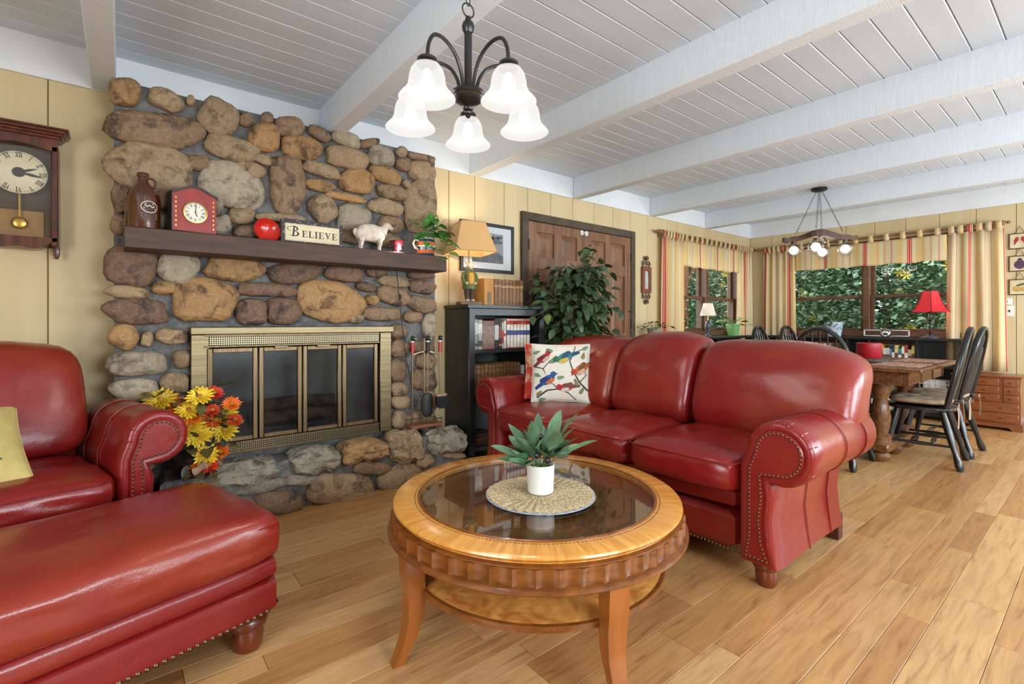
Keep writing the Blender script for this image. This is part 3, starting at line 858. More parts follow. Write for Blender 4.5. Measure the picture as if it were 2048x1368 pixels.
g = G().tube(pts[3:], .0035, 6)
cord = thing('lamp_cord', 'black electric cord with inline switch hanging down the stones', 'cord', tuple(pts[-1]))
W(g, 'cable', m_cord, cord)
p = atY(800, 594, 3.132); W(G().sph(tuple(p), (.010, .009, .020), 8, 6), 'inline_switch', m_cord, cord)

# leaf makers used by the plants
def leaf_mesh(name, L, Wd, fold=.18, droop=.25, n=5, mat=None, tip=1.0):
    vs = []; fs = []
    for i in range(n + 1):
        t = i / n
        wd = Wd * (math.sin(PI * min(1, t * .92 + .06)) ** .8) * (1 - .35 * t) if i < n else .0
        if i == 0: wd = Wd * .08
        z = -droop * L * t * t
        vs += [(L * t, -wd, z + fold * wd), (L * t, 0, z), (L * t, wd, z + fold * wd)]
    for i in range(n):
        a = i * 3; fs += [(a, a + 1, a + 4, a + 3), (a + 1, a + 2, a + 5, a + 4)]
    me = G().add(vs, fs).mesh(name, True, 80)
    if mat: me.materials.append(mat)
    return me
def leafmat(name, a, b, rough=.45):
    m = M(name, srgb(*a), rough, var=srgb(*b), scale=14, rnd=.22)
    return m
def aim(p, d, roll=0.0):
    """matrix that puts a leaf at p pointing along d, face up"""
    d = Vector(d).normalized(); up = Vector((0, 0, 1))
    s_ = up.cross(d)
    if s_.length < 1e-4: s_ = Vector((0, 1, 0))
    s_.normalize(); u = d.cross(s_)
    m = Matrix((d, s_, u)).transposed().to_4x4()
    return Tm(*p) @ m @ Rm(roll, 'X')
def put_leaf(me, parent, p, d, roll=0, k=1.0, name='leaf'):
    o = bpy.data.objects.new(name, me); COL.objects.link(o); o.parent = parent
    o.matrix_local = aim(p, d, roll) @ Matrix.Scale(k, 4)
    return o
m_leaf_lt = leafmat('pothos_leaf', (96, 150, 66), (58, 112, 44))
m_stem = M('green_stem', srgb(96, 120, 60), .6)
# striped pot with trailing plant
c = atY(852, 490, 3.08)
pot = thing('striped_pot', 'striped blue and orange pitcher pot with trailing green plant', 'potted plant', (c.x, 3.08, MZ))
bands = [(0, .018, (46, 70, 92)), (.018, .040, (200, 92, 44)), (.040, .062, (46, 70, 92)), (.062, .072, (222, 206, 170)), (.072, .098, (204, 104, 54)), (.098, .118, (44, 66, 88)), (.118, .130, (226, 214, 186))]
def prf(z): return .050 + .020 * math.sin(PI * min(1, z / .14)) ** .7
for k, (a, b, cc) in enumerate(bands):
    G().lathe([(prf(a), a), (prf((a + b) / 2), (a + b) / 2), (prf(b), b)] if k else [(0, 0), (prf(a), a), (prf((a + b) / 2), (a + b) / 2), (prf(b), b)], 24).obj('band', M('pot_glaze_%d' % k, srgb(*cc), .25, coat=.4), pot)
G().tube([(-.066, -.01, .105), (-.098, -.02, .108), (-.110, -.02, .080), (-.096, -.02, .050), (-.070, -.01, .045)], .007, 8).obj('handle', M('pot_handle', srgb(220, 206, 176), .3), pot)
rp_ = random.Random(12); lm = leaf_mesh('pothos_leaf', .080, .036, mat=m_leaf_lt)
g = G(); tips = []
for (ex, ey, ez) in ((-.10, -.05, .22), (-.02, -.06, .26), (.05, -.05, .29), (.10, -.05, .24), (.14, -.04, .18), (-.06, -.13, .04), (.02, -.14, -.04), (.08, -.13, .06), (.12, -.11, .02), (-.12, -.12, .10), (.05, -.12, .14), (.0, -.10, .18), (.15, -.08, .10)):
    pts = [(ex * .15, ey * .15, .125), (ex * .5, ey * .6, max(.15, ez * .55 + .07)), (ex, ey, ez)]
    g.tube(pts, .002, 5)
    for t in (.3, .55, .8, 1.0):
        p = Vector(pts[1]).lerp(Vector(pts[2]), (t - .5) * 2) if t > .5 else Vector(pts[1])
        tips.append((p, Vector((ex, ey, -.02)) + Vector((rp_.uniform(-.08, .08), rp_.uniform(-.08, .04), rp_.uniform(-.06, .08)))))
g.obj('stems', m_stem, pot)
for p, d in tips: put_leaf(lm, pot, p, d, rp_.uniform(-.6, .6), rp_.uniform(.7, 1.15))

# ================================================================== LEATHER SEATING
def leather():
    m = M('red_leather', srgb(126, 20, 24), .28, var=srgb(142, 52, 30), scale=2.4, detail=5, lo=.32, hi=.72, third=srgb(130, 28, 25), bump=.20, bscale=11, spec=.5, coat=.12)  # orange-brown mottling puts the chandelier's warm light into the leather colour
    n = m.node_tree.nodes; l = m.node_tree.links
    # fine grain on top of the soft wrinkles
    bu = [x for x in n if x.type == 'BUMP'][0]
    mp = [x for x in n if x.type == 'MAPPING'][0]
    v = n.new('ShaderNodeTexVoronoi'); v.inputs['Scale'].default_value = 260
    l.new(mp.outputs[0], v.inputs['Vector'])
    b2 = n.new('ShaderNodeBump'); b2.inputs['Strength'].default_value = .08; b2.inputs['Distance'].default_value = .004
    l.new(v.outputs['Distance'], b2.inputs['Height']); l.new(bu.outputs[0], b2.inputs['Normal']); l.new(b2.outputs[0], n['Principled BSDF'].inputs['Normal'])
    return m
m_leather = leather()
m_nail = M('antique_nail', srgb(112, 90, 68), .35, 1.0)
m_bunfoot = M('turned_foot_wood', srgb(120, 52, 26), .3, var=srgb(92, 36, 18), scale=8, coat=.4)
m_footdk = M('block_foot_wood', srgb(74, 34, 22), .4)

def arm_profile(cu, cz, r, base, z0=.10):
    """section of a scroll arm, u outwards from the seat, z up"""
    p = [(0, z0), (0, z0 + .12), (0.0, z0 + .25), (.002, cz - .07)]
    a = 178
    while a >= -108:
        p.append((cu + r * math.cos(R(a)), cz + r * math.sin(R(a)))); a -= 13
    p += [(base - .012, cz - r - .05), (base - .022, (cz - r + z0) * .5 + .02), (base - .014, z0 + .10), (base, z0)]
    return p
def inset(poly, d):
    m = len(poly); out = []
    A = sum(poly[i][0] * poly[(i + 1) % m][1] - poly[(i + 1) % m][0] * poly[i][1] for i in range(m))
    sg = 1 if A > 0 else -1
    for i in range(m):
        a, b, c = Vector(poly[i - 1]), Vector(poly[i]), Vector(poly[(i + 1) % m])
        t = (c - b).normalized() + (b - a).normalized()
        if t.length < 1e-6: t = c - b
        t.normalize(); nx, ny = -t.y * sg, t.x * sg
        out.append((b.x + nx * d, b.y + ny * d))
    return out
def along(poly, step, closed=True):
    pts = [Vector(p) for p in poly] + ([Vector(poly[0])] if closed else []); out = []; left = 0.0
    for a, b in zip(pts, pts[1:]):
        L = (b - a).length; t = left
        while t < L: out.append(a.lerp(b, t / L)); t += step
        left = t - L
    return out
def nailstrip(pts, name, parent, r=.0062):
    """pts: (position, outward normal) of small brass nail heads, too small to pick apart"""
    g = G()
    for p, nrm in pts:
        s0 = len(g.v); g.lathe([(1, 0), (.8, .45), (.35, .72), (0.0001, .8)], 6)
        q = Vector(nrm).to_track_quat('Z', 'Y').to_matrix().to_4x4()
        g.xf(Tm(*p) @ q @ Matrix.Scale(r, 4), s0)
    o = g.obj(name, m_nail, parent, ang=80); o['kind'] = 'stuff'
    return o
def scroll_arm(parent, x_in, sg, y0, y1, prof, seam=True):
    """arm whose inner face is at x_in, growing towards sg*x, from front y0 to back y1"""
    f = lambda p: (x_in + sg * p[0], p[1])
    g = G(); rings = []
    for (yy, d) in ((y0 + .004, .034), (y0, .024), (y0 + .004, .010), (y0 + .018, 0), (y0 + .10, -.002), ((y0 + y1) / 2, 0.004), (y1 - .03, 0), (y1, .02)):
        rings.append([(f(p)[0], yy, f(p)[1]) for p in inset(prof, d)])
    m = len(prof); vs = [v for r_ in rings for v in r_]; fs = []
    for r_ in range(len(rings) - 1):
        for i in range(m): fs.append((r_ * m + i, r_ * m + (i + 1) % m, (r_ + 1) * m + (i + 1) % m, (r_ + 1) * m + i))
    fs.append(tuple(range((len(rings) - 1) * m, len(rings) * m)))
    fs.append(tuple(range(m - 1, -1, -1)))
    g.add(vs, fs)
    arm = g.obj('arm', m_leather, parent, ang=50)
    pn = inset(prof, .046)
    g = G().prism([f(p) for p in inset(prof, .036)], y0 + .006, y0 - .006, 'y', .004)
    g.obj('front_panel', m_leather, arm, ang=40)
    nailstrip([((f(p)[0], y0 - .005, f(p)[1]), (0, -1, 0)) for p in along(pn, .0165)], 'nailhead_trim', arm)
    # gathered pleats round the scroll
    cu = max(p[0] for p in prof); k0 = [i for i, p in enumerate(prof) if p[1] > prof[3][1]]
    g = G()
    for i in k0[::2]:
        a, b = prof[i], inset(prof, .026)[i]
        g.tube([(f(b)[0], y0 + .001, f(b)[1]), (f(inset(prof, .008)[i])[0], y0 + .006, f(inset(prof, .008)[i])[1]), (f(a)[0], y0 + .03, f(a)[1]), (f(a)[0], y0 + .06, f(a)[1])], [.002, .003, .003, .001], 5)
    o = g.obj('pleats', m_leather, arm); o['kind'] = 'stuff'
    if seam:
        for t in (.45, .78):
            yy = y0 + (y1 - y0) * t
            G().tube([(f(p)[0], yy, f(p)[1]) for p in inset(prof, -.001)], .003, 5, closed=True).obj('seam', m_leather, arm)
    return arm
def bun_foot(parent, x, y, h=.115, r=.056):
    G().lathe([(.0, 0), (r * .62, 0), (r * .72, .012), (r * .80, h * .40), (r * .74, h * .58), (r * .92, h * .64), (r, h * .76), (r * .92, h * .90), (r * .7, h)], 20, (x, y, 0)).obj('foot', m_bunfoot, parent)
def cushion_fn(cr, seedv, wr=.006):
    def fn(u, v, w_):
        q = Vector((u * 2.3 + seedv, v * 2.3, w_ * 1.5))
        e = cr * (1 - u * u) * (1 - v * v) if w_ > 0 else 0
        return (0, mnoise.noise(q * 1.7) * wr * .6, e + mnoise.noise(q) * wr)
    return fn
def welt(parent, xa, xb, ya, yb, z, r=.005, rad=.03):
    pts = []
    for (cx_, cy_, a0) in ((xb - rad, yb - rad, 0), (xa + rad, yb - rad, 90), (xa + rad, ya + rad, 180), (xb - rad, ya + rad, 270)):
        for k in range(5): a = R(a0 + 22.5 * k); pts.append((cx_ + rad * math.cos(a), cy_ + rad * math.sin(a), z))
    return G().tube(pts, r, 6, closed=True).obj('piping', m_leather, parent)

# ---- sofa: local -y is its front, local +x the end nearest the photographer
sofa = thing('leather_sofa', 'long red leather camelback sofa with rolled nailhead arms', 'sofa', (2.45, 1.84, 0), R(-90))
PA = arm_profile(.160, .572, .130, .150)
scroll_arm(sofa, .84, 1, -.42, .36, PA)
scroll_arm(sofa, -.84, -1, -.42, .36, PA)
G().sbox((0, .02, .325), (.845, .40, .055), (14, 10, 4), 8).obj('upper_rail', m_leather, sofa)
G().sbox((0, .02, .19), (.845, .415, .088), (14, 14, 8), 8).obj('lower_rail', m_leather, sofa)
nailstrip([((x, -.397, .118), (0, -1, 0)) for x in [-.83 + .0175 * k for k in range(96)]], 'rail_nailheads', sofa)
sb = [-.84, -.262, .276, .84]
for k in range(3):
    a, b = sb[k] + .004, sb[k + 1] - .004
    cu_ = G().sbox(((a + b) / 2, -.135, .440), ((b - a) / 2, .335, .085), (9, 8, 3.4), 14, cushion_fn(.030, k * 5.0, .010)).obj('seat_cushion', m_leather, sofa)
    welt(cu_, a + .004, b - .004, -.463, .19, .497, .0035, .05)
bb_ = [-.95, -.262, .300, 1.11]
for k in range(3):
    a, b = bb_[k] - .002, bb_[k + 1] + .002
    def fn(u, v, w_, k=k):
        lean = .085 * w_ + .02 * w_ * w_
        up = (.050 * (1 - u * u) if k == 1 else .012 * (1 - u * u)) * (w_ + 1) / 2
        dx = dy = 0
        if k == 2:
            t = max(0, (u + .05) / 1.05)
            up += -.075 * t ** 2.2 * max(0, w_) + .030 * t ** 2 * max(0, -w_)
        if k == 0:
            t = max(0, (-u + .05) / 1.05); up += -.050 * t ** 2.2 * max(0, w_) + .10 * t ** 2 * max(0, -w_)
        q = Vector((u * 2.1 + k * 7, v, w_ * 2.1))
        return (dx, lean + dy - .012 * (1 - u * u) * (1 - w_ * w_) + mnoise.noise(q) * .006, up + mnoise.noise(q * 1.6) * .005)
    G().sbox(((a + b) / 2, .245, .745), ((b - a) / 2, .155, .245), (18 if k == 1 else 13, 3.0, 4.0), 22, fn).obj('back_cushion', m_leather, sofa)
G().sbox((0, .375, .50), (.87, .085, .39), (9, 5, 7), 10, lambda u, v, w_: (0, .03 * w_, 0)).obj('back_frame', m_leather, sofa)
for x in (-.90, .92): bun_foot(sofa, x, -.34)
for x in (-.90, .93): G().box(x - .035, x + .035, .36, .42, 0, .13, .004).obj('rear_foot', m_footdk, sofa)

# ---- armchair turned towards the coffee table
chair = thing('leather_armchair', 'red leather rolled-arm armchair beside the fireplace', 'armchair', (-.415, 2.80, 0), R(14.6))
PC = arm_profile(.140, .612, .112, .138)
scroll_arm(chair, .315, 1, -.40, .23, PC)
scroll_arm(chair, -.315, -1, -.40, .23, PC)
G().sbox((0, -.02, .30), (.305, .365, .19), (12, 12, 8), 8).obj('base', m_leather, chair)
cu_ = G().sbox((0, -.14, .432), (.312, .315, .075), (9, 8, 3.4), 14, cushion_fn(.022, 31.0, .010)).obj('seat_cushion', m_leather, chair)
welt(cu_, -.29, .29, -.45, .16, .482, .0035, .05)
def fnb(u, v, w_):
    q = Vector((u * 2.1 + 40, v, w_ * 2.1))
    return (0, .09 * w_ - .012 * (1 - u * u) * (1 - w_ * w_) + mnoise.noise(q) * .006, .035 * (1 - u * u) * (w_ + 1) / 2 + mnoise.noise(q * 1.7) * .004)
G().sbox((0, .215, .745), (.338, .135, .235), (8, 3.2, 4.4), 16, fnb).obj('back_cushion', m_leather, chair)
G().sbox((0, .325, .50), (.35, .075, .39), (8, 5, 6), 8, lambda u, v, w_: (0, .03 * w_, 0)).obj('back_frame', m_leather, chair)
for x in (-.34, .34):
    bun_foot(chair, x, -.32); bun_foot(chair, x, .30)

# ---- ottoman
ott = thing('leather_ottoman', 'wide red leather ottoman on turned wooden feet', 'ottoman', (-.086, 1.965, 0), R(14.6))
ox, oy = .46, .305
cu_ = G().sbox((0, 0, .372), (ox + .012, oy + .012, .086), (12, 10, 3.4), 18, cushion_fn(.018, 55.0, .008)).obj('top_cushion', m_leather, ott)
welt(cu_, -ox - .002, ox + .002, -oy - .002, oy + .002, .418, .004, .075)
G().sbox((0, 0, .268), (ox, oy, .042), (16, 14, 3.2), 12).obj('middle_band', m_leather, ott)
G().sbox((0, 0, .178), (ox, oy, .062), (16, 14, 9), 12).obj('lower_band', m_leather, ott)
pts = []
for k in range(int((2 * ox - .09) / .021) + 1):
    x = -ox + .045 + k * .021
    yy = oy * (1 - .056 - abs(x / ox) ** 16) ** (1 / 14) - .001
    pts += [((x, -yy, .133), (0, -1, 0)), ((x, yy, .133), (0, 1, 0))]
for k in range(int((2 * oy - .09) / .021) + 1):
    y = -oy + .045 + k * .021
    xx = ox * (1 - .056 - abs(y / oy) ** 14) ** (1 / 16) - .001
    pts += [((-xx, y, .133), (-1, 0, 0)), ((xx, y, .133), (1, 0, 0))]
nailstrip(pts, 'nailhead_trim', ott, .0085)
for x in (-ox + .085, ox - .085):
    for y in (-oy + .08, oy - .08): bun_foot(ott, x, y, .122, .062)

# ================================================================== ROUND COFFEE TABLE
CT = (1.236, 1.392)
m_satin = M('satinwood', srgb(224, 162, 78), .22, var=srgb(202, 132, 54), scale=7, detail=6, stretch=(3, 3, 3), coat=.5, dist=1.2)
m_burl = M('burl_veneer', srgb(214, 150, 78), .22, var=srgb(172, 104, 46), scale=7, detail=8, dist=3.0, coat=.5)
m_tabledk = M('table_edge_wood', srgb(134, 78, 30), .28, var=srgb(104, 56, 20), scale=9, coat=.4, stretch=(2, 2, 6))
m_inlay = M('inlay_line', srgb(96, 52, 22), .4)
def radial_grain(m):
    """veneer laid in rays round the table: stretch the grain noise along the radius"""
    n = m.node_tree.nodes; l = m.node_tree.links
    nz = [x for x in n if x.type == 'TEX_NOISE'][0]; tc = [x for x in n if x.type == 'TEX_COORD'][0]
    gr_ = n.new('ShaderNodeTexGradient'); gr_.gradient_type = 'RADIAL'; l.new(tc.outputs['Object'], gr_.inputs['Vector'])
    ln = n.new('ShaderNodeVectorMath'); ln.operation = 'LENGTH'; l.new(tc.outputs['Object'], ln.inputs[0])
    cb = n.new('ShaderNodeCombineXYZ'); mu = n.new('ShaderNodeMath'); mu.operation = 'MULTIPLY'; mu.inputs[1].default_value = 14.0
    l.new(gr_.outputs['Fac'], mu.inputs[0]); l.new(mu.outputs[0], cb.inputs['X'])
    m3 = n.new('ShaderNodeMath'); m3.operation = 'MULTIPLY'; m3.inputs[1].default_value = .8; l.new(ln.outputs['Value'], m3.inputs[0]); l.new(m3.outputs[0], cb.inputs['Y'])
    for lk in list(nz.inputs['Vector'].links): l.remove(lk)
    l.new(cb.outputs[0], nz.inputs['Vector'])
radial_grain(m_satin)
tbl = thing('round_coffee_table', 'round wooden coffee table with glass centre and scalloped apron', 'table', (CT[0], CT[1], 0))
ZT = .458; RO, RI = .532, .436
G().lathe([(RI, ZT - .022), (RI, ZT - .004), (RI + .004, ZT), (RO - .010, ZT), (RO - .002, ZT - .004), (RO, ZT - .010), (RO - .004, ZT - .016), (RO - .012, ZT - .022), (RO - .012, ZT - .025), (RI + .02, ZT - .025)], 96, close=True).obj('top_ring', m_satin, tbl)
# radial veneer look comes from grain; fine inlaid dots and a raised bead round the glass
G().tube([((RI + .004) * math.cos(2 * PI * k / 72), (RI + .004) * math.sin(2 * PI * k / 72), ZT + .0005) for k in range(72)], .005, 6, closed=True).obj('glass_bead', m_tabledk, tbl)
g = G()
for k in range(230):
    a = 2 * PI * k / 230
    g.box(RI + .017, RI + .0205, -.0035, .0035, ZT - .001, ZT + .0004); g.xf(Rm(a), len(g.v) - 8)
o = g.obj('inlay_dots', m_inlay, tbl, False); o['kind'] = 'stuff'
NS = 52
G().lathe([(RO - .03, ZT - .024), (RO - .010, ZT - .025), (RO + .002, ZT - .028), (RO + .002, ZT - .033), (RO - .016, ZT - .036)], 96).obj('upper_moulding', m_tabledk, tbl)
def scal(a, z):
    t = (a * NS / (2 * PI)) % 1.0
    return 1 - .020 * math.sin(PI * t) ** .7
G().lathe([(RO - .006, ZT - .033), (RO + .008, ZT - .036), (RO + .008, ZT - .085), (RO - .006, ZT - .088)], NS * 8, mod=scal).obj('scalloped_apron', m_tabledk, tbl, ang=28)
G().lathe([(RO - .05, ZT - .082), (RO + .010, ZT - .084), (RO + .018, ZT - .089), (RO + .020, ZT - .097), (RO + .012, ZT - .104), (RO - .05, ZT - .106)], 96, close=True).obj('lower_moulding', m_tabledk, tbl)
m_tglass = glassmat('table_glass', (.93, .94, .93, 1), .07)
G().lathe([(0.0001, ZT - .009), (RI - .001, ZT - .009), (RI - .001, ZT - .004), (.0001, ZT - .004)], 64).obj('glass_top', m_tglass, tbl)
ZS = .232
G().lathe([(0, ZS - .022), (.452, ZS - .022), (.462, ZS - .018), (.462, ZS - .004), (.456, ZS), (0, ZS)], 80).obj('lower_shelf', m_burl, tbl)
G().lathe([(.462, ZS - .024), (.472, ZS - .022), (.472, ZS - .003), (.462, ZS - .001)], 80, close=True).obj('shelf_edge', m_tabledk, tbl)
m_legwood = M('table_leg_wood', srgb(158, 92, 38), .28, var=srgb(132, 72, 28), scale=5, coat=.4, stretch=(3, 3, .6))
for deg in (174, 255, 354, 75):
    a = R(deg); g = G(); rings = []
    for (z, r_, wd, dp) in ((ZT - .104, .498, .034, .034), (.27, .496, .034, .032), (.215, .490, .033, .031), (.14, .492, .029, .027), (.07, .512, .024, .022), (.02, .538, .019, .018), (0, .548, .019, .018)):
        rings.append([(r_ + dp, -wd, z), (r_ + dp, wd, z), (r_ - dp, wd * .8, z), (r_ - dp, -wd * .8, z)])
    # finer curve between the section rings
    fine = []
    for i in range(len(rings) - 1):
        for k in range(4):
            t = k / 4; fine.append([tuple(Vector(p).lerp(Vector(q), t)) for p, q in zip(rings[i], rings[i + 1])])
    fine.append(rings[-1]); vs = [p for r_ in fine for p in r_]; fs = []
    for i in range(len(fine) - 1):
        for k in range(4): fs.append((i * 4 + k, i * 4 + (k + 1) % 4, i * 4 + 4 + (k + 1) % 4, i * 4 + 4 + k))
    fs += [(0, 3, 2, 1), tuple(len(vs) - 4 + k for k in range(4))]
    g.add(vs, fs).xf(Rm(a)); g.obj('leg', m_legwood, tbl, ang=30)

# straw lace mat, white pot and silk plant on the glass
pc = atZ(1081, 985, ZT)
mx, my = pc.x, pc.y
m_straw = M('straw_lace', srgb(220, 200, 160), .8, var=srgb(176, 146, 104), scale=150, detail=2, lo=.45, hi=.60, bump=.5, bscale=150)
m_bluecloth = M('pale_blue_cloth', srgb(176, 190, 206), .8)
mat_ = thing('lace_mat', 'round straw lace table mat under the white plant pot', 'table mat', (mx, my, ZT - .004))
RM = .205
G().lathe([(0, 0), (RM, 0), (RM, .002), (0, .002)], 64).obj('cloth_backing', m_bluecloth, mat_)
g = G()
vs = []; fs = []; NA = 144; RR = [.0, .035, .07, .105, .145, .175, .201]
for j, r_ in enumerate(RR):
    for i in range(NA):
        a = 2 * PI * i / NA; k = r_ * (1 + (.025 * math.sin(a * 30) if j == len(RR) - 1 else 0))
        vs.append((k * math.cos(a), k * math.sin(a), .004 + (.0016 * math.sin(a * 36) if j > 1 else 0) + .0012 * (j % 2)))
for j in range(len(RR) - 1):
    for i in range(NA): fs.append((j * NA + i, j * NA + (i + 1) % NA, (j + 1) * NA + (i + 1) % NA, (j + 1) * NA + i))
g.add(vs, fs).obj('straw_lace', m_straw, mat_, ang=70)
m_whitepot = M('white_ceramic', srgb(232, 230, 224), .35)
wp = thing('white_plant_pot', 'white ceramic pot of grey-green silk leaves on coffee table', 'potted plant', (mx, my, ZT + .0036))
G().lathe([(0, 0), (.044, 0), (.048, .004), (.053, .104), (.054, .107), (.049, .107), (.047, .092), (0, .09)], 32).obj('pot', m_whitepot, wp)
G().lathe([(0, .094), (.047, .092)], 16).obj('soil', M('soil', srgb(60, 48, 38), .9), wp)
m_silk = leafmat('silk_leaf', (112, 144, 108), (74, 110, 80), .5)
lmS = leaf_mesh('silk_leaf', .120, .029, fold=.25, droop=.10, mat=m_silk)
rp_ = random.Random(5); g = G(); jobs = []
for k in range(21):
    a = 2 * PI * k / 21 * 2.4 + rp_.uniform(-.2, .2); el = R(rp_.uniform(22, 80))
    L = rp_.uniform(.05, .115); d = Vector((math.cos(a) * math.cos(el), math.sin(a) * math.cos(el), math.sin(el)))
    p0 = Vector((.012 * math.cos(a), .012 * math.sin(a), .092)); p1 = p0 + d * L
    g.tube([p0, p0.lerp(p1, .5) + Vector((0, 0, .008)), p1], .0018, 5)
    jobs.append((p1, d, rp_.uniform(-.5, .5), rp_.uniform(.8, 1.15)))
    q = p0.lerp(p1, .65); s_ = Vector((-d.y, d.x, .35)).normalized()
    jobs.append((q, (d + s_ * .9), .4, .8)); jobs.append((q, (d - s_ * .9 + Vector((0, 0, .4))), -.4, .8))
g.obj('stems', m_stem, wp)
for p, d, ro, k in jobs: put_leaf(lmS, wp, p, d, ro, k)
for (x, y, z) in ((-.045, -.03, .15), (.02, .02, .20), (-.01, -.05, .13)): G().sph((x, y, z), (.010, .010, .013), 8, 6).obj('berry', M('dark_berry', srgb(44, 24, 34), .3), wp)

# ================================================================== CUSHIONS
def pillow_z(u, v, s, t):
    """height of the pillow face above its middle plane"""
    return t * (max(0, 1 - (u / s) ** 2) * max(0, 1 - (v / s) ** 2)) ** .45
def pillow(name, label, s, t, mat, loc, rz, tilt, back=None):
    th = thing(name, label, 'cushion', loc, rz)
    n = 18; vs = []; fs = []
    for sd in (-1, 1):
        for i in range(n + 1):
            for j in range(n + 1):
                u, v = s * math.sin(PI / 2 * (-1 + 2 * i / n)), s * math.sin(PI / 2 * (-1 + 2 * j / n))
                k = 1 - .05 * (1 - (u / s) ** 2) * (v / s) ** 2 - 0
                kk = 1 - .05 * (1 - (v / s) ** 2)
                vs.append((u * kk, sd * pillow_z(u, v, s, t), v * (1 - .05 * (1 - (u / s) ** 2))))
        o = 0 if sd < 0 else (n + 1) ** 2
        for i in range(n):
            for j in range(n):
                a = o + i * (n + 1) + j; fs.append((a, a + n + 1, a + n + 2, a + 1))
    g = G().add(vs, fs)
    mt_ = Tm(0, 0, s * math.cos(tilt)) @ Rm(-tilt, 'X')
    g.xf(mt_)
    body = g.obj('cover', mat, th, ang=60)
    pts = []
    for k in range(4):
        for q in range(12):
            c_ = [(-1, -1), (1, -1), (1, 1), (-1, 1)]; a, b = c_[k], c_[(k + 1) % 4]; f_ = q / 12
            u, v = a[0] + (b[0] - a[0]) * f_, a[1] + (b[1] - a[1]) * f_
            pts.append(mt_ @ Vector((u * s * (1 - .05 * (1 - v * v)), 0, v * s * (1 - .05 * (1 - u * u)))))
    G().tube(pts, .004, 5, closed=True).obj('piping', mat, th)
    return th, mt_
m_canvas = M('white_canvas', srgb(232, 226, 214), .8, bump=.1, bscale=120, var=srgb(226, 218, 204), scale=30)
SB = .205; TB = .062
bp, bmx = pillow('bird_cushion', 'white square cushion printed with colourful birds on branches', SB, TB, m_canvas, (2.40, 2.44, .545), R(-44), R(14))
ncol = [0]
def printed(poly, col, lift=.0015, name='print'):
    """flat printed patch on the pillow's front: polygon in pillow units (-1..1)"""
    g = G(); vs = []; m = len(poly); cx_ = sum(p[0] for p in poly) / m; cz_ = sum(p[1] for p in poly) / m
    K = 4
    for k in range(1, K + 1):
        for p in poly:
            u, v = (cx_ + (p[0] - cx_) * k / K) * SB, (cz_ + (p[1] - cz_) * k / K) * SB
            vs.append((u, -pillow_z(u, v, SB, TB) - lift, v))
    u, v = cx_ * SB, cz_ * SB; vs.append((u, -pillow_z(u, v, SB, TB) - lift, v)); fs = []
    for k in range(K - 1):
        for i in range(m): fs.append((k * m + i, k * m + (i + 1) % m, (k + 1) * m + (i + 1) % m, (k + 1) * m + i))
    for i in range(m): fs.append((i, (i + 1) % m, len(vs) - 1))
    g.add(vs, fs).xf(bmx)
    return g.obj(name, col, bp)
PC_ = {}
def pcol(*c):
    if c not in PC_: PC_[c] = M('print_%d_%d_%d' % c, srgb(*c), .8, var=srgb(*[int(x * .78) for x in c]), scale=60)
    return PC_[c]
def blob(cx_, cz_, rx, rz_, rot=0, n=14, pinch=0):
    o = []
    for k in range(n):
        a = 2 * PI * k / n; x, z = rx * math.cos(a), rz_ * math.sin(a) * (1 - pinch * math.cos(a))
        o.append((cx_ + x * math.cos(rot) - z * math.sin(rot), cz_ + x * math.sin(rot) + z * math.cos(rot)))
    return o
def twig(pts, wd):
    L = []; Rr = []
    for i, p in enumerate(pts):
        a = Vector(pts[max(0, i - 1)]); b = Vector(pts[min(len(pts) - 1, i + 1)]); t = (b - a).normalized(); w_ = wd * (1 - .6 * i / (len(pts) - 1))
        L.append((p[0] - t.y * w_, p[1] + t.x * w_)); Rr.append((p[0] + t.y * w_, p[1] - t.x * w_))
    for i in range(len(pts) - 1): printed([L[i], L[i + 1], Rr[i + 1], Rr[i]], pcol(74, 58, 52), .001, 'printed_twig')
twig([(-.8, -.86), (-.45, -.62), (-.1, -.58), (.25, -.7), (.5, -.92)], .030)
twig([(-.1, -.58), (-.25, -.42), (-.5, -.34)], .02)
twig([(.9, -.62), (.62, -.35), (.42, .0), (.30, .35), (.42, .62), (.5, .9)], .030)
twig([(.42, .62), (.7, .78), (.86, .76)], .02)
twig([(-.88, .18), (-.6, .1), (-.35, .38), (-.15, .55)], .022); twig([(-.6, .1), (-.5, -.1)], .016)
twig([(.62, -.35), (.85, -.1), (.72, .2)], .018)
def bird(cx_, cz_, k, rot, body, belly, wing, head, flip=1):
    k *= 1.18
    def tf(poly): return [(cx_ + k * (flip * (p[0] * math.cos(rot) - p[1] * math.sin(rot))), cz_ + k * (p[0] * math.sin(rot) + p[1] * math.cos(rot))) for p in poly]
    printed(tf([(-.9, -.25), (-.3, .05), (-.25, -.22), (-.85, -.42)]), pcol(*wing), .0016, 'printed_tail')
    printed(tf(blob(0, 0, .48, .27, .25)), pcol(*body), .002, 'printed_body')
    printed(tf(blob(.14, -.10, .30, .15, .25)), pcol(*belly), .0024, 'printed_breast')
    printed(tf(blob(-.15, .06, .36, .14, .1, pinch=.4)), pcol(*wing), .0028, 'printed_wing')
    printed(tf(blob(.42, .26, .19, .17)), pcol(*head), .0026, 'printed_head')
    printed(tf([(.58, .28), (.74, .22), (.58, .19)]), pcol(70, 60, 50), .003, 'printed_beak')
    printed(tf(blob(.47, .30, .030, .030, n=6)), pcol(24, 22, 22), .0034, 'printed_eye')
bird(-.44, -.28, .46, .25, (52, 92, 156), (214, 120, 72), (40, 66, 124), (60, 96, 150))
bird(-.58, .46, .40, .35, (176, 44, 52), (222, 190, 170), (120, 40, 50), (186, 52, 56))
bird(.12, .48, .50, -.75, (78, 140, 132), (226, 190, 90), (44, 90, 120), (64, 128, 90), -1)
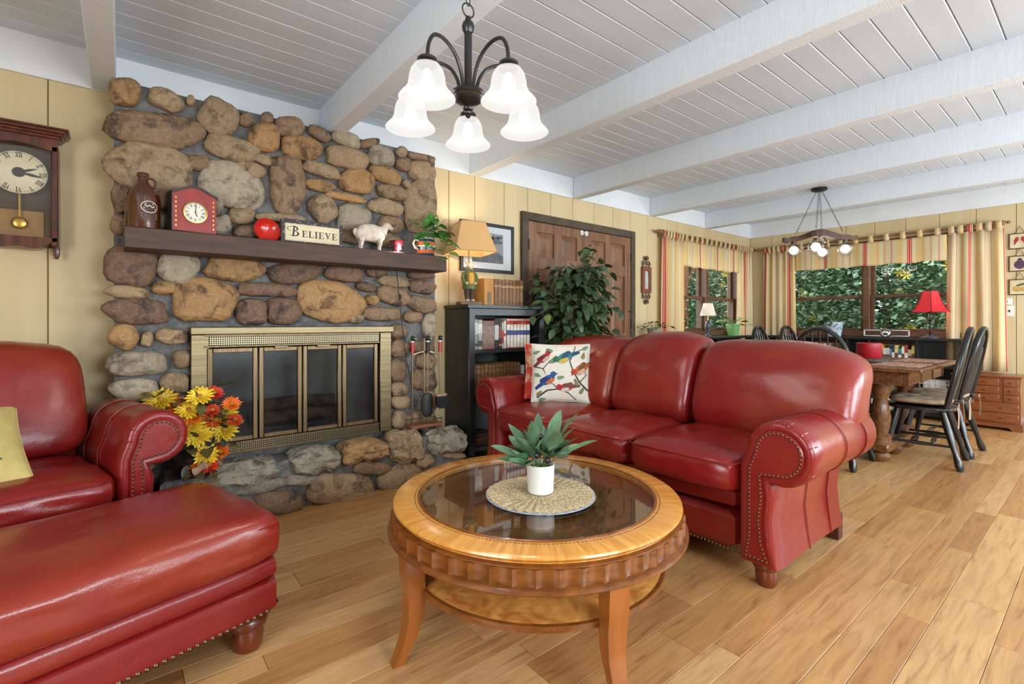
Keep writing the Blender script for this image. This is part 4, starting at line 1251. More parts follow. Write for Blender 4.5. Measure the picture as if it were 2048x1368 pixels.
bird(.68, .10, .46, -.95, (214, 96, 48), (236, 190, 150), (146, 92, 60), (206, 80, 48), -1)
bird(.18, -.52, .42, -.5, (190, 44, 44), (232, 206, 186), (130, 84, 78), (196, 48, 44), -1)
for (x, z, r_) in ((-.82, .68, .3), (-.38, .74, -.2), (-.28, .36, .4), (.0, -.2, .2), (.76, .56, 1.3), (-.78, -.12, -.4), (.7, -.62, 1.0), (-.72, -.72, .8), (.5, -.34, 2.0), (-.62, -.92, .2), (.84, .84, .6)):
    printed(blob(x, z, .13, .06, r_, 10, .5), pcol(128, 156, 120) if r_ < .7 else pcol(150, 140, 100), .0018, 'printed_leaf')
m_floral = M('rose_print_canvas', srgb(206, 60, 52), .8, var=srgb(222, 190, 160), scale=9, detail=3, lo=.42, hi=.6, third=srgb(214, 108, 84), dist=1.2)
pillow('rose_cushion', 'red and peach rose print cushion tucked behind the bird cushion', .20, .055, m_floral, (2.435, 2.565, .545), R(-47), R(9))
m_yelfl = M('yellow_canvas', srgb(206, 186, 118), .8, var=srgb(196, 174, 104), scale=30, bump=.1, bscale=120)
yp, ymx = pillow('yellow_cushion', 'pale yellow cushion with blue floral print on the armchair', .22, .06, m_yelfl, (-.515, 2.67, .515), R(14), R(58))
for (x, z, rx, r_, c_) in ((.30, -.45, .16, .4, (70, 96, 116)), (.45, -.2, .14, 1.2, (92, 110, 84)), (.15, -.6, .13, 2.2, (150, 70, 60)), (.55, -.6, .12, .1, (80, 104, 110)), (.2, -.2, .12, .8, (96, 112, 90)), (.0, -.4, .12, 1.7, (60, 84, 110))):
    vs = []
    for (a, b) in blob(x, z, rx, rx * .45, r_, 10, .5): vs.append((a * .22, -pillow_z(a * .22, b * .22, .22, .06) - .002, b * .22))
    G().add(vs, [tuple(range(10))]).xf(ymx).obj('printed_flower', pcol(*c_), yp)

# ================================================================== WALL CLOCK
m_walnut = M('dark_walnut', srgb(104, 50, 30), .3, var=srgb(66, 30, 18), scale=6, stretch=(6, 6, 1), coat=.4)
wc = thing('wall_clock', 'dark wooden pendulum wall clock with roman numeral dial', 'clock', (-.392, YW - .001, 1.42))
g = G()
for sx in (-1, 1): G().box(sx * .118, sx * .145, -.10, 0, .06, .56, .004).obj('side_post', m_walnut, wc)
G().box(-.12, .12, -.02, 0, .06, .58, .002).obj('back_board', M('clock_back', srgb(78, 62, 48), .6), wc)
G().prism([(-.14, .10)] + [(-.14 + .28 * k / 16, .072 - .034 * math.sin(PI * k / 16) ** 2 + .012 * math.cos(4 * PI * k / 16)) for k in range(17)] + [(.14, .10)], -.10, -.02, 'y').obj('bottom_rail', m_walnut, wc, False)
G().prism([(-.14, .60), (.14, .60), (.14, .545)] + [(.14 - .28 * k / 16, .535 + .022 * math.sin(PI * k / 16) ** 2) for k in range(17)], -.10, -.02, 'y').obj('top_rail', m_walnut, wc, False)
for k, (e, a, b) in enumerate(((.010, .595, .610), (.020, .608, .622), (.034, .620, .636), (.042, .634, .645))):
    G().box(-.145 - e, .145 + e, -.105 - e, 0, a, b, .004).obj('crown_moulding', m_walnut, wc)
for sx in (-1, 1): G().tube([(sx * .135, -.05, .06), (sx * .135, -.05, .02), (sx * .135, -.05, 0)], [.013, .013, .006], 8).obj('drop_finial', m_walnut, wc)
G().lathe([(0, 0), (.100, 0), (.104, .003), (.100, .007), (0, .006)], 40).xf(Tm(0, -.06, .415) @ Rm(R(90), 'X')).obj('dial', M('aged_dial', srgb(222, 210, 178), .5, var=srgb(210, 194, 158), scale=12), wc)
numerals(.086, .026, -.068, 0, .415, wc, m_ink)
g = G()
for k in range(60):
    s0 = len(g.v); g.box(-.0012, .0012, -.0682, -.067, .091, .096); g.xf(Tm(0, 0, .415) @ Rm(R(6 * k), 'Y'), s0)
o = g.obj('minute_ring', m_ink, wc, False); o['kind'] = 'stuff'
G().lathe([(0, 0), (.024, 0), (.024, .002), (0, .002)], 20).xf(Tm(0, -.0672, .415) @ Rm(R(90), 'X')).obj('dial_centre', m_ink, wc)
g = G().prism([(-.003, 0), (.003, 0), (.006, .04), (0, .075), (-.006, .04)], -.071, -.0716, 'y').xf(Tm(0, 0, .415) @ Rm(R(68), 'Y')); g.obj('hour_hand', m_ink, wc, False)
g = G().prism([(-.003, 0), (.003, 0), (.007, .05), (0, .096), (-.007, .05)], -.072, -.0726, 'y').xf(Tm(0, 0, .415) @ Rm(R(100), 'Y')); g.obj('minute_hand', m_ink, wc, False)
G().box(-.0035, .0035, -.045, -.042, .175, .32).obj('pendulum_rod', m_gold, wc, False)
G().sph((0, -.045, .170), (.029, .008, .029), 20, 10).obj('pendulum_bob', m_gold, wc)
G().box(-.085, .085, -.026, -.0205, .105, .235).obj('lower_plate', M('clock_plate', srgb(160, 122, 72), .5, var=srgb(140, 100, 56), scale=18), wc, False)
G().box(-.117, .117, -.088, -.086, .10, .54).obj('glass', glassmat('clock_glass', (1, 1, 1, 1), .04), wc, False)

# ================================================================== FIRE TOOLS AND FLOWERS ON THE HEARTH
m_steel = M('dull_brass_rod', srgb(150, 132, 108), .35, 1.0)
ft = thing('fireplace_tools', 'brass fireplace tool stand with duck head handles and brush', 'fireplace tools', (1.690, 3.105, HTOP + .010))
m_traywood = M('tray_wood', srgb(146, 92, 62), .4, var=srgb(110, 64, 42), scale=8, stretch=(1, 8, 8))
G().box(-.125, .125, -.05, .05, .028, .052, .004).obj('tray', m_traywood, ft)
for (x, y) in ((-.11, -.04), (.11, -.04), (-.11, .04), (.11, .04)):
    G().tube([(x, y, .03), (x * 1.05, y * 1.1, .014), (x * 1.14, y * 1.25, 0)], [.007, .006, .005], 6).obj('tray_foot', m_steel, ft)
for y in (-.045, .045):
    G().cyl((-.12, y, .082), (.12, y, .082), .004, n=6).obj('gallery_rail', m_steel, ft)
    for x in (-.115, 0, .115): G().cyl((x, y, .05), (x, y, .085), .004, n=6).obj('gallery_post', m_steel, ft)
G().cyl((0, .0, .05), (0, .0, .66), .007, n=8).obj('stand_post', m_steel, ft)
G().tube([(-.10, -.012, .545), (-.05, -.018, .56), (0, -.006, .565), (.05, -.018, .56), (.10, -.012, .545)], .006, 6).obj('hook_bar', m_steel, ft)
G().tube([(.052 * math.cos(R(t)), -.012, .20 + .052 * math.sin(R(t))) for t in range(0, 360, 20)], .004, 6, closed=True).obj('ring', m_steel, ft)
m_duckred = M('duck_handle_red', srgb(168, 40, 28), .3); m_duckgr = M('duck_head_green', srgb(24, 44, 34), .25); m_bill = M('duck_bill', srgb(206, 170, 96), .4); m_whitering = M('duck_collar', srgb(226, 222, 210), .4)
for k, x in enumerate((-.108, .012, .112)):
    y = -.03
    tl = G().cyl((x, y, .14), (x, y, .56), .0065, n=8).obj('tool_rod', m_steel, ft)
    G().cyl((x, y, .558), (x, y, .635), .0135, .0125, 10).obj('handle', m_duckred if k != 1 else m_black, tl)
    G().cyl((x, y, .633), (x, y, .642), .0135, n=10).obj('collar', m_whitering, tl)
    G().sph((x + .002, y - .004, .660), (.016, .019, .020), 10, 8).obj('duck_head', m_duckgr, tl)
    G().sph((x + .018, y - .010, .657), (.014, .007, .0045), 8, 6).obj('duck_bill', m_bill, tl)
G().tube([(-.108, -.03, .14), (-.108, -.03, .09), (-.092, -.03, .10)], [.006, .005, .003], 6).obj('poker_tip', m_steel, ft)
G().sbox((.012, -.034, .185), (.045, .012, .085), (3, 3, 3), 8, lambda u, v, w_: (0, .012 * u * u, 0)).obj('shovel_blade', m_black, ft)
m_brist = M('black_bristle', srgb(24, 24, 30), .9, bump=.6, bscale=120)
G().sbox((.128, -.035, .195), (.050, .022, .045), (5, 5, 5), 6, lambda u, v, w_: (.012 * w_ * u, 0, 0)).obj('brush_bristles', m_brist, ft)
G().sbox((.120, -.035, .246), (.046, .018, .013), (3, 3, 3), 6).obj('brush_head', M('brush_cap', srgb(150, 128, 108), .7), ft)

fb = thing('flower_basket', 'dark basket of yellow and orange artificial autumn flowers', 'flower arrangement', (.30, 2.965, HTOP + .004))
m_basket = M('dark_basket', srgb(46, 30, 24), .6, var=srgb(28, 18, 16), scale=40, bump=.5, bscale=60)
G().lathe([(0, 0), (.085, 0), (.10, .03), (.112, .10), (.108, .105), (.09, .10), (0, .09)], 28).obj('basket', m_basket, fb)
FCOL = {'y': leafmat('yellow_petal', (238, 208, 60), (222, 176, 34)), 'o': leafmat('orange_petal', (232, 120, 28), (206, 84, 20)), 'r': leafmat('red_petal', (208, 44, 28), (226, 90, 40))}
FCEN = M('flower_centre', srgb(176, 120, 30), .8, bump=.5, bscale=80)
def flower_mesh(col, r, n, layers, w_, seed):
    rd = random.Random(seed); g = G()
    for ly in range(layers):
        k = 1 - .22 * ly
        for i in range(n):
            a = 2 * PI * (i + .5 * (ly % 2)) / n + rd.uniform(-.08, .08); L = r * k * rd.uniform(.9, 1.1); up = .18 + .22 * ly
            s0 = len(g.v)
            pts = [(.08 * L, 0, 0), (.45 * L, -w_ * k, up * .5 * L), (.45 * L, w_ * k, up * .5 * L), (.8 * L, -w_ * .7 * k, up * .75 * L), (.8 * L, w_ * .7 * k, up * .75 * L), (L, 0, up * .7 * L), (.45 * L, 0, up * .5 * L - .004), (.8 * L, 0, up * .72 * L - .003)]
            g.add(pts, [(0, 1, 6), (0, 6, 2), (1, 3, 7, 6), (6, 7, 4, 2), (3, 5, 7), (7, 5, 4)])
            g.xf(Rm(a), s0)
    me = g.mesh('flower', True, 60); me.materials.append(FCOL[col]); return me
FM = {'y': flower_mesh('y', .072, 16, 3, .010, 1), 'o': flower_mesh('o', .052, 18, 4, .007, 2), 'r': flower_mesh('r', .046, 20, 4, .006, 3)}
cm_ = G().sph((0, 0, .008), (.013, .013, .008), 8, 6).mesh('flower_centre'); cm_.materials.append(FCEN)
rf = random.Random(9); g = G()
FL = [(400, 795, 'y', 2.90), (322, 802, 'y', 2.99), (396, 874, 'y', 2.86), (412, 912, 'y', 2.86), (387, 836, 'o', 2.9), (432, 842, 'o', 2.9), (463, 810, 'o', 2.89), (470, 842, 'r', 2.87), (425, 822, 'r', 2.9), (428, 788, 'r', 2.95), (372, 812, 'r', 2.95), (448, 862, 'y', 2.88), (378, 822, 'y', 2.92), (418, 930, 'r', 2.84), (398, 938, 'o', 2.85), (440, 905, 'o', 2.88), (352, 830, 'o', 2.96), (405, 850, 'o', 2.9), (345, 806, 'o', 3.0), (450, 830, 'y', 2.92), (380, 855, 'y', 2.88), (412, 835, 'r', 2.93)]
base = Vector((.30, 2.965, HTOP))
for (px, py, c_, yy) in FL:
    p = atY(px, py, yy) - base
    d = Vector((p.x * .5 - .1, -.55, .35 + (p.z - .15) * 1.2)).normalized()
    q = Vector((0, 0, 1)).rotation_difference(d).to_matrix().to_4x4()
    o = bpy.data.objects.new('flower', FM[c_]); COL.objects.link(o); o.parent = fb; o.matrix_local = Tm(*p) @ q @ Rm(rf.uniform(0, 1)) @ Matrix.Scale(rf.uniform(.85, 1.1), 4)
    o2 = bpy.data.objects.new('flower_centre', cm_); COL.objects.link(o2); o2.parent = o
    g.tube([(p.x * .1, p.y * .1, .09), (p.x * .6, p.y * .6 + .01, max(.1, p.z * .7)), tuple(p)], .0022, 5)
g.obj('stems', m_stem, fb)
ml_dark = leafmat('autumn_leaf', (120, 112, 60), (70, 54, 34)); ml_dg = leafmat('dark_green_leaf', (62, 78, 52), (40, 50, 36))
la = leaf_mesh('autumn_leaf', .085, .030, fold=.2, droop=.3, mat=ml_dark); lb = leaf_mesh('dark_leaf', .08, .028, mat=ml_dg)
for k in range(70):
    f_ = rf.choice(FL); p = atY(f_[0] + rf.uniform(-26, 26), f_[1] + rf.uniform(-18, 34), f_[3] + .02) - base
    put_leaf(la if k % 3 else lb, fb, p, Vector((p.x + rf.uniform(-.1, .1), -.12 + rf.uniform(-.1, .1), rf.uniform(-.12, .12))), rf.uniform(-.8, .8), rf.uniform(.7, 1.15))
m_bow = M('tan_ribbon', srgb(166, 132, 104), .6)
G().sbox((.0, -.13, .06), (.034, .014, .022), (2.6, 2.6, 2.6), 8, lambda u, v, w_: (0, -.02 * u * u, .012 * math.sin(u * 3))).obj('ribbon_bow', m_bow, fb)

# ================================================================== BLACK BOOKCASE
m_blackwood = M('black_lacquer', srgb(24, 25, 24), .35, var=srgb(34, 36, 34), scale=6, stretch=(1, 1, .3))
BKX0, BKX1, BKY0, BKY1, BKZ = 2.055, 2.825, 3.085, 3.42, 1.235
bk = thing('tall_bookcase', 'black wooden bookcase between the fireplace and double door', 'bookcase', ((BKX0 + BKX1) / 2, (BKY0 + BKY1) / 2, 0))
for (nm, a, b, c, d, e, f) in (('side_panel', BKX0, BKX0 + .03, BKY0, BKY1, 0, 1.205), ('side_panel', BKX1 - .03, BKX1, BKY0, BKY1, 0, 1.205), ('top_board', BKX0 - .012, BKX1 + .012, BKY0 - .014, BKY1, 1.205, BKZ),
        ('back_panel', BKX0 + .03, BKX1 - .03, BKY1 - .012, BKY1, .02, 1.205), ('top_rail', BKX0 + .03, BKX1 - .03, BKY0 + .004, BKY0 + .03, 1.150, 1.205),
        ('face_stile', BKX0, BKX0 + .055, BKY0 - .012, BKY0, 0, 1.205), ('face_stile', BKX1 - .055, BKX1, BKY0 - .012, BKY0, 0, 1.205),
        ('shelf', BKX0 + .03, BKX1 - .03, BKY0 + .006, BKY1 - .012, .855, .885), ('shelf', BKX0 + .03, BKX1 - .03, BKY0 + .006, BKY1 - .012, .505, .53), ('shelf', BKX0 + .03, BKX1 - .03, BKY0 + .006, BKY1 - .012, .10, .13)):
    W(G().box(a, b, c, d, e, f, .003), nm, m_blackwood, bk)
BMAT = {}
def bookmat(c, rough=.55):
    if c not in BMAT: BMAT[c] = M('cloth_%d_%d_%d' % c, srgb(*c), rough, var=srgb(*[int(x * .85) for x in c]), scale=30)
    return BMAT[c]
m_pages = M('book_pages', srgb(222, 212, 190), .8)
def book(x, w_, y, d, z, h, col, label, group, bands=(), lean=0, rz=0, cat='book', parent=None):
    """upright book whose spine faces -y; x left edge, w_ thickness"""
    t = thing('book', label, cat, (x + w_ / 2, y + d / 2, z), rz, group)
    hw_ = w_ / 2 - .0008
    cv = G().box(-hw_, hw_, -d / 2, -d / 2 + .004, 0, h, .001); cv.box(-hw_, -hw_ + .0025, -d / 2, d / 2, 0, h); cv.box(hw_ - .0025, hw_, -d / 2, d / 2, 0, h)
    cv.obj('cover', bookmat(col), t, False)
    G().box(-hw_ + .0025, hw_ - .0025, -d / 2 + .004, d / 2 - .004, .003, h - .004).obj('pages', m_pages, t, False)
    for (z0, z1, c_) in bands: G().box(-hw_ - .0003, hw_ + .0003, -d / 2 - .0006, -d / 2 + .001, h * z0, h * z1).obj('spine_band', bookmat(c_), t, False)
    if lean: t.rotation_euler = (0, lean, rz)
    return t
ordn = ['first', 'second', 'third', 'fourth', 'fifth', 'sixth', 'seventh', 'eighth', 'ninth', 'tenth', 'eleventh', 'twelfth', 'thirteenth', 'fourteenth', 'fifteenth', 'sixteenth']
x = BKX0 + .062; ys = BKY0 + .02
row = [(.040, (150, 148, 142), .235, ((.12, .2, (40, 40, 42)), (.5, .9, (206, 204, 198))), 'grey photo-spined hardback at the left end of upper shelf'),
       (.042, (164, 160, 152), .232, ((.1, .3, (60, 58, 58)), (.55, .85, (214, 210, 204))), 'silver grey hardback beside the brown album on upper shelf'),
       (.118, (120, 92, 80), .225, ((.0, .03, (150, 40, 44)), (.97, 1.0, (150, 40, 44)), (.2, .8, (138, 112, 98))), 'thick brown album with red edges on the upper shelf'),
       (.040, (28, 28, 30), .238, ((.3, .8, (190, 190, 186)),), 'black hardback with white lettering on the upper shelf'),
       (.030, (44, 34, 34), .235, ((.1, .16, (196, 110, 40)), (.35, .75, (120, 60, 50))), 'dark brown paperback with orange band on the upper shelf'),
       (.018, (210, 198, 186), .21, ((.2, .7, (170, 60, 56)),), 'thin pale book before the red and white set'),
       (.024, (226, 220, 210), .222, ((.45, .55, (180, 60, 56)),), 'white book next to the red and white set')]
for (w_, c_, h, bd, lb_) in row:
    book(x, w_, ys, .17, .8855, h, c_, lb_, 'books on the upper shelf', bd); x += w_ + .001
x += .006
for k in range(7):
    book(x, .0345, ys, .18, .8855, .244, (226, 214, 196), '%s matching cream book with red and blue spine bands' % ordn[k], 'red and blue banded set', ((.80, .93, (176, 40, 40)), (.44, .60, (46, 60, 110)), (.97, 1.0, (176, 40, 40)), (.0, .03, (176, 40, 40)))); x += .0355
x = BKX0 + .06
for k in range(13):
    h = .235 - .004 * (k % 3)
    book(x, .036, ys + .01, .18, .5305, h, (142, 104, 66) if k % 2 else (134, 96, 58), '%s tan leather volume from the left on the middle shelf' % ordn[k], 'tan volumes on the middle shelf', ((.12, .16, (96, 66, 38)), (.6, .74, (110, 76, 44)), (.86, .9, (96, 66, 38)))); x += .037
book(x + .004, .030, ys, .17, .5305, .21, (206, 202, 194), 'pale grey book ending the middle shelf row', 'middle shelf end books', ((.3, .6, (110, 110, 112)),))
for k, (h, c_, wd_) in enumerate(((.035, (88, 60, 46), .20), (.032, (120, 84, 60), .19), (.028, (92, 78, 66), .18))):
    z = .131 + sum((.035, .032, .028)[:k])
    t = thing('book', ['thick brown book at the bottom of the floor shelf stack', 'tan book in the middle of the floor shelf stack', 'dull grey book on top of the floor shelf stack'][k], 'book', (BKX0 + .17, ys + .10, z), R(3 * k - 2), 'stacked books on the lowest shelf')
    g = G().box(-wd_ / 2, wd_ / 2, -.085, .085, 0, .003); g.box(-wd_ / 2, wd_ / 2, -.085, .085, h - .003, h); g.box(-wd_ / 2, wd_ / 2, -.085, -.081, 0, h); g.obj('cover', bookmat(c_), t, False)
    G().box(-wd_ / 2 + .004, wd_ / 2 - .004, -.08, .08, .003, h - .003).obj('pages', m_pages, t, False)
# cased set on top of the bookcase
x = atY(964, 590, 3.18).x
t = thing('slipcase', 'orange boxed slipcase with arch design on the bookcase top', 'slipcase', (x + .055, 3.25, BKZ + .0005), R(4))
G().box(-.05, .05, -.085, .085, 0, .215, .002).obj('box', M('slipcase_ochre', srgb(190, 134, 66), .6, var=srgb(176, 118, 54), scale=10), t, False)
ar = [(-.022, .01), (.022, .01)] + [(.022 * math.cos(R(a)), .085 + .022 * math.sin(R(a))) for a in range(0, 181, 20)]
G().prism(ar, -.0855, -.0865, 'y').obj('arch_print', M('arch_grey', srgb(120, 104, 84), .7), t, False)
x += .112
for k in range(8):
    book(x, .0375, 3.165, .16, BKZ + .0005, .215 - (.006 if k % 3 == 2 else 0), (140, 98, 58) if k % 2 else (132, 90, 54), '%s brown cloth book from slipcase on the bookcase top' % ordn[k], 'brown books on top of the bookcase', ((.70, .76, (190, 150, 90)), (.84, .88, (104, 68, 40)), (.1, .13, (104, 68, 40)))); x += .0382

# rabbit lamp
m_shade = glowmat('lit_linen_shade', (1.0, .60, .28, 1), .16, .0, srgb(196, 154, 100))
lx, ly = 2.165, 3.235
lp = thing('rabbit_table_lamp', 'table lamp with dressed rabbit figure and square linen shade', 'lamp', (lx, ly, BKZ + .0005), R(-14))
G().box(-.095, .095, -.06, .06, 0, .026, .004).obj('wood_base', M('weathered_base', srgb(124, 100, 78), .7, var=srgb(96, 76, 58), scale=20, stretch=(1, 6, 6)), lp)
m_coat = M('rabbit_coat', srgb(104, 116, 62), .6, var=srgb(82, 92, 50), scale=30); m_fur = M('rabbit_fur', srgb(206, 190, 168), .7); m_vest = M('rabbit_vest', srgb(206, 150, 56), .6); m_trous = M('rabbit_trousers', srgb(72, 48, 38), .7)
for s_ in (-1, 1):
    G().tube([(s_ * .020, 0, .15), (s_ * .022, 0, .09), (s_ * .020, 0, .042)], [.026, .022, .016], 10).obj('trouser_leg', m_trous, lp)
    G().sph((s_ * .022, -.014, .037), (.015, .028, .012), 10, 6).obj('foot', m_fur, lp)
    G().tube([(s_ * .044, 0, .255), (s_ * .058, -.006, .215), (s_ * .052, -.020, .175), (s_ * .040, -.034, .170)], [.018, .017, .014, .010], 8).obj('arm', m_coat, lp)
    G().sph((s_ * .036, -.040, .170), .011, 8, 6).obj('paw', m_fur, lp)
G().lathe([(0, .13), (.052, .125), (.056, .15), (.050, .20), (.052, .235), (.040, .268), (.020, .280), (0, .282)], 18).obj('coat', m_coat, lp)
G().sbox((0, -.040, .205), (.026, .018, .05), (3, 3, 3), 6).obj('waistcoat', m_vest, lp)
G().sph((0, -.006, .300), (.027, .032, .030), 12, 8).obj('head', m_fur, lp); G().sph((0, -.034, .292), (.015, .016, .013), 8, 6).obj('muzzle', m_fur, lp)
for s_ in (-1, 1):
    G().tube([(s_ * .010, .006, .322), (s_ * .020, .022, .350), (s_ * .026, .044, .372)], [.007, .011, .003], 8).obj('ear', m_fur, lp); G().sph((s_ * .018, -.028, .306), .0035, 6, 4).obj('eye', m_ink, lp)
G().cyl((0, .015, .28), (0, .015, .50), .006, n=8).obj('lamp_rod', m_steel, lp)
zs0, zs1 = .412, .652
g = G()
def sq(h, z, d=0): return [(-h, -h, z), (h, -h, z), (h, h, z), (-h, h, z)]
b0, b1 = sq(.168, zs0), sq(.098, zs1); i0, i1 = sq(.165, zs0), sq(.095, zs1)
g.add(b0 + b1 + i0 + i1, [(0, 1, 5, 4), (1, 2, 6, 5), (2, 3, 7, 6), (3, 0, 4, 7), (8, 12, 13, 9), (9, 13, 14, 10), (10, 14, 15, 11), (11, 15, 12, 8), (0, 8, 9, 1), (1, 9, 10, 2), (2, 10, 11, 3), (3, 11, 8, 0), (4, 5, 13, 12), (5, 6, 14, 13), (6, 7, 15, 14), (7, 4, 12, 15)])
g.obj('lamp_shade', m_shade, lp, False)
for a, b in zip(b0 + b1, [b0[1], b0[2], b0[3], b0[0], b1[1], b1[2], b1[3], b1[0]]): G().cyl(a, b, .003, n=5).obj('shade_trim', M('shade_trim', srgb(176, 134, 84), .7) if 'shade_trim' not in bpy.data.materials else bpy.data.materials['shade_trim'], lp)
G().sph((0, .015, .52), .028, 12, 8).obj('bulb', glowmat('lamp_bulb', (1, .86, .66, 1), 6), lp)
light('rabbit_lamp_light', 'POINT', (lx, ly - .01, BKZ + .56), 7, (1, .80, .56), radius=.04)

# framed photograph
pf = thing('framed_photo', 'black framed grey landscape photograph behind the rabbit lamp', 'picture', (2.487, YW - .002, 1.53))
for (a, b, c, d) in ((-.287, -.257, 0, .43), (.257, .287, 0, .43), (-.257, .257, 0, .03), (-.257, .257, .40, .43)): G().box(a, b, -.022, 0, c, d, .003).obj('frame_bar', m_blackwood, pf)
G().box(-.257, .257, -.012, -.004, .03, .40).obj('mat_board', M('mat_board', srgb(214, 216, 216), .7), pf, False)
G().box(-.165, .165, -.0135, -.012, .085, .345).obj('print', M('print_sky', srgb(136, 138, 140), .6, var=srgb(160, 162, 164), scale=6), pf, False)
mg = M('print_dark', srgb(58, 58, 60), .6, var=srgb(92, 92, 94), scale=30); mg2 = M('print_rock', srgb(104, 104, 106), .6, var=srgb(66, 66, 68), scale=16)
G().prism([(-.165, .085), (.165, .085), (.165, .15), (.10, .185), (.02, .17), (-.06, .19), (-.165, .16)], -.0136, -.0142, 'y').obj('print_rocks', mg2, pf, False)
G().prism([(.04, .17), (.055, .165), (.075, .25), (.13, .29), (.10, .29), (.07, .275), (.06, .34), (.05, .34), (.055, .26)], -.0143, -.0148, 'y').obj('print_tree', mg, pf, False)
for (x, z, r_) in ((.07, .30, .05), (.115, .27, .04), (.02, .30, .045), (.125, .315, .035), (-.01, .26, .03)): G().prism(blob(x, z, r_, r_ * .42, .1, 12), -.0149, -.0153, 'y').obj('print_foliage', mg, pf, False)
G().box(-.257, .257, -.016, -.0155, .03, .40).obj('glass', glassmat('photo_glass', (1, 1, 1, 1), .03), pf, False)

# ================================================================== DOUBLE DOOR
m_door = M('stained_door', srgb(138, 96, 66), .42, var=srgb(106, 70, 46), scale=3, detail=6, stretch=(7, 7, .7), bump=.08, bscale=30)
m_casing = M('weathered_casing', srgb(86, 72, 54), .65, var=srgb(64, 50, 36), scale=7, stretch=(1, 1, 1), bump=.2, bscale=30)
dd = thing('door_1', 'brown six-panel double door in a weathered dark casing', None, (3.695, YW, 0), kind='structure')
for (a, b, c, d) in ((2.86, 2.935, 0, 2.12), (4.455, 4.53, 0, 2.12), (2.935, 4.455, 2.045, 2.12)): W(G().box(a, b, YW - .035, YW - .001, c, d, .004), 'door_casing', m_casing, dd)
for k, (a, b) in enumerate(((2.940, 3.690), (3.694, 4.450))):
    st = .105; mid = (a + b) / 2; rows = [(.22, .88), (.98, 1.60), (1.715, 1.945)]
    ys_ = (YW - .028, YW - .002); g = G()
    g.box(a, a + st, *ys_, .01, 2.04, .003); g.box(b - st, b, *ys_, .01, 2.04, .003); g.box(mid - .05, mid + .05, *ys_, .01, 2.04, .003)
    for (c, d) in ((.01, .22), (.88, .98), (1.60, 1.715), (1.945, 2.04)): g.box(a + st, mid - .05, *ys_, c, d, .003); g.box(mid + .05, b - st, *ys_, c, d, .003)
    dl = W(g, 'door_leaf', m_door, dd, False)
    for (c, d) in rows:
        for (e, f) in ((a + st, mid - .05), (mid + .05, b - st)):
            q = G().box(e, f, YW - .012, YW - .004, c, d)
            p0 = [(e + .006, YW - .012, c + .006), (f - .006, YW - .012, c + .006), (f - .006, YW - .012, d - .006), (e + .006, YW - .012, d - .006), (e + .05, YW - .022, c + .05), (f - .05, YW - .022, c + .05), (f - .05, YW - .022, d - .05), (e + .05, YW - .022, d - .05)]
            q.add(p0, [(0, 1, 5, 4), (1, 2, 6, 5), (2, 3, 7, 6), (3, 0, 4, 7), (4, 5, 6, 7)])
            q.xf(Tm(-3.695, -YW, 0)); q.obj('door_panel', m_door, dl, False)
for z in (.3, 1.08, 1.82):
    for x in (2.937, 4.453): W(G().cyl((x, YW - .036, z - .05), (x, YW - .036, z + .05), .008, n=8), 'hinge', m_black, dd)
W(G().box(3.635, 3.675, YW - .034, YW - .028, 1.985, 2.03, .001), 'latch_plate', m_print, dd); W(G().box(3.70, 3.745, YW - .034, YW - .028, 1.985, 2.03, .001), 'latch_plate', m_print, dd)
W(G().cyl((3.65, YW - .038, 2.008), (3.73, YW - .038, 2.008), .006, n=8), 'latch_bolt', m_print, dd)

# ================================================================== FICUS
fc = thing('ficus_tree', 'leafy artificial ficus tree standing before the double door', 'plant', (3.12, 3.02, 0))
G().lathe([(0, 0), (.12, 0), (.14, .03), (.16, .26), (.165, .28), (.145, .28), (.14, .25), (0, .24)], 24).obj('planter', m_basket, fc)
m_bark = M('ficus_bark', srgb(110, 86, 62), .8, bump=.4, bscale=40)
for k in range(3):
    a = 2.1 * k; g = G().tube([(.02 * math.cos(a + t * 4), .02 * math.sin(a + t * 4), .24 + t * .75) for t in [i / 8 for i in range(9)]], .012, 7); g.obj('trunk', m_bark, fc)
m_fic = leafmat('ficus_leaf', (72, 94, 58), (46, 66, 42)); m_fic2 = leafmat('ficus_leaf_light', (124, 150, 84), (92, 122, 60))
lf1 = leaf_mesh('ficus_leaf', .090, .034, fold=.2, droop=.35, mat=m_fic); lf2 = leaf_mesh('ficus_leaf_light', .090, .035, fold=.2, droop=.35, mat=m_fic2)
rf = random.Random(21); tw = G(); cnt = 0; inner = G(); tries = 0
LB = [Vector(v) for v in lf1.vertices[0:0]] if False else None
branches = []
for k in range(92):
    a = rf.uniform(0, 2 * PI); el = rf.uniform(-.35, 1.35); L = rf.uniform(.24, .54) * (1.0 if el < 1 else .95)
    d = Vector((math.cos(a) * math.cos(el), math.sin(a) * math.cos(el) * .82, math.sin(el) * 1.15))
    p0 = Vector((rf.uniform(-.05, .05), rf.uniform(-.05, .05), rf.uniform(1.0, 1.32))); p1 = p0 + d * L; p1.z -= .04
    if p1.y > .36: p1.y = .36
    branches.append((p0, p1, d)); tw.tube([p0, p0.lerp(p1, .55) + Vector((0, 0, .03)), p1], [.004, .003, .0015], 5)
tw.obj('twigs', m_bark, fc)
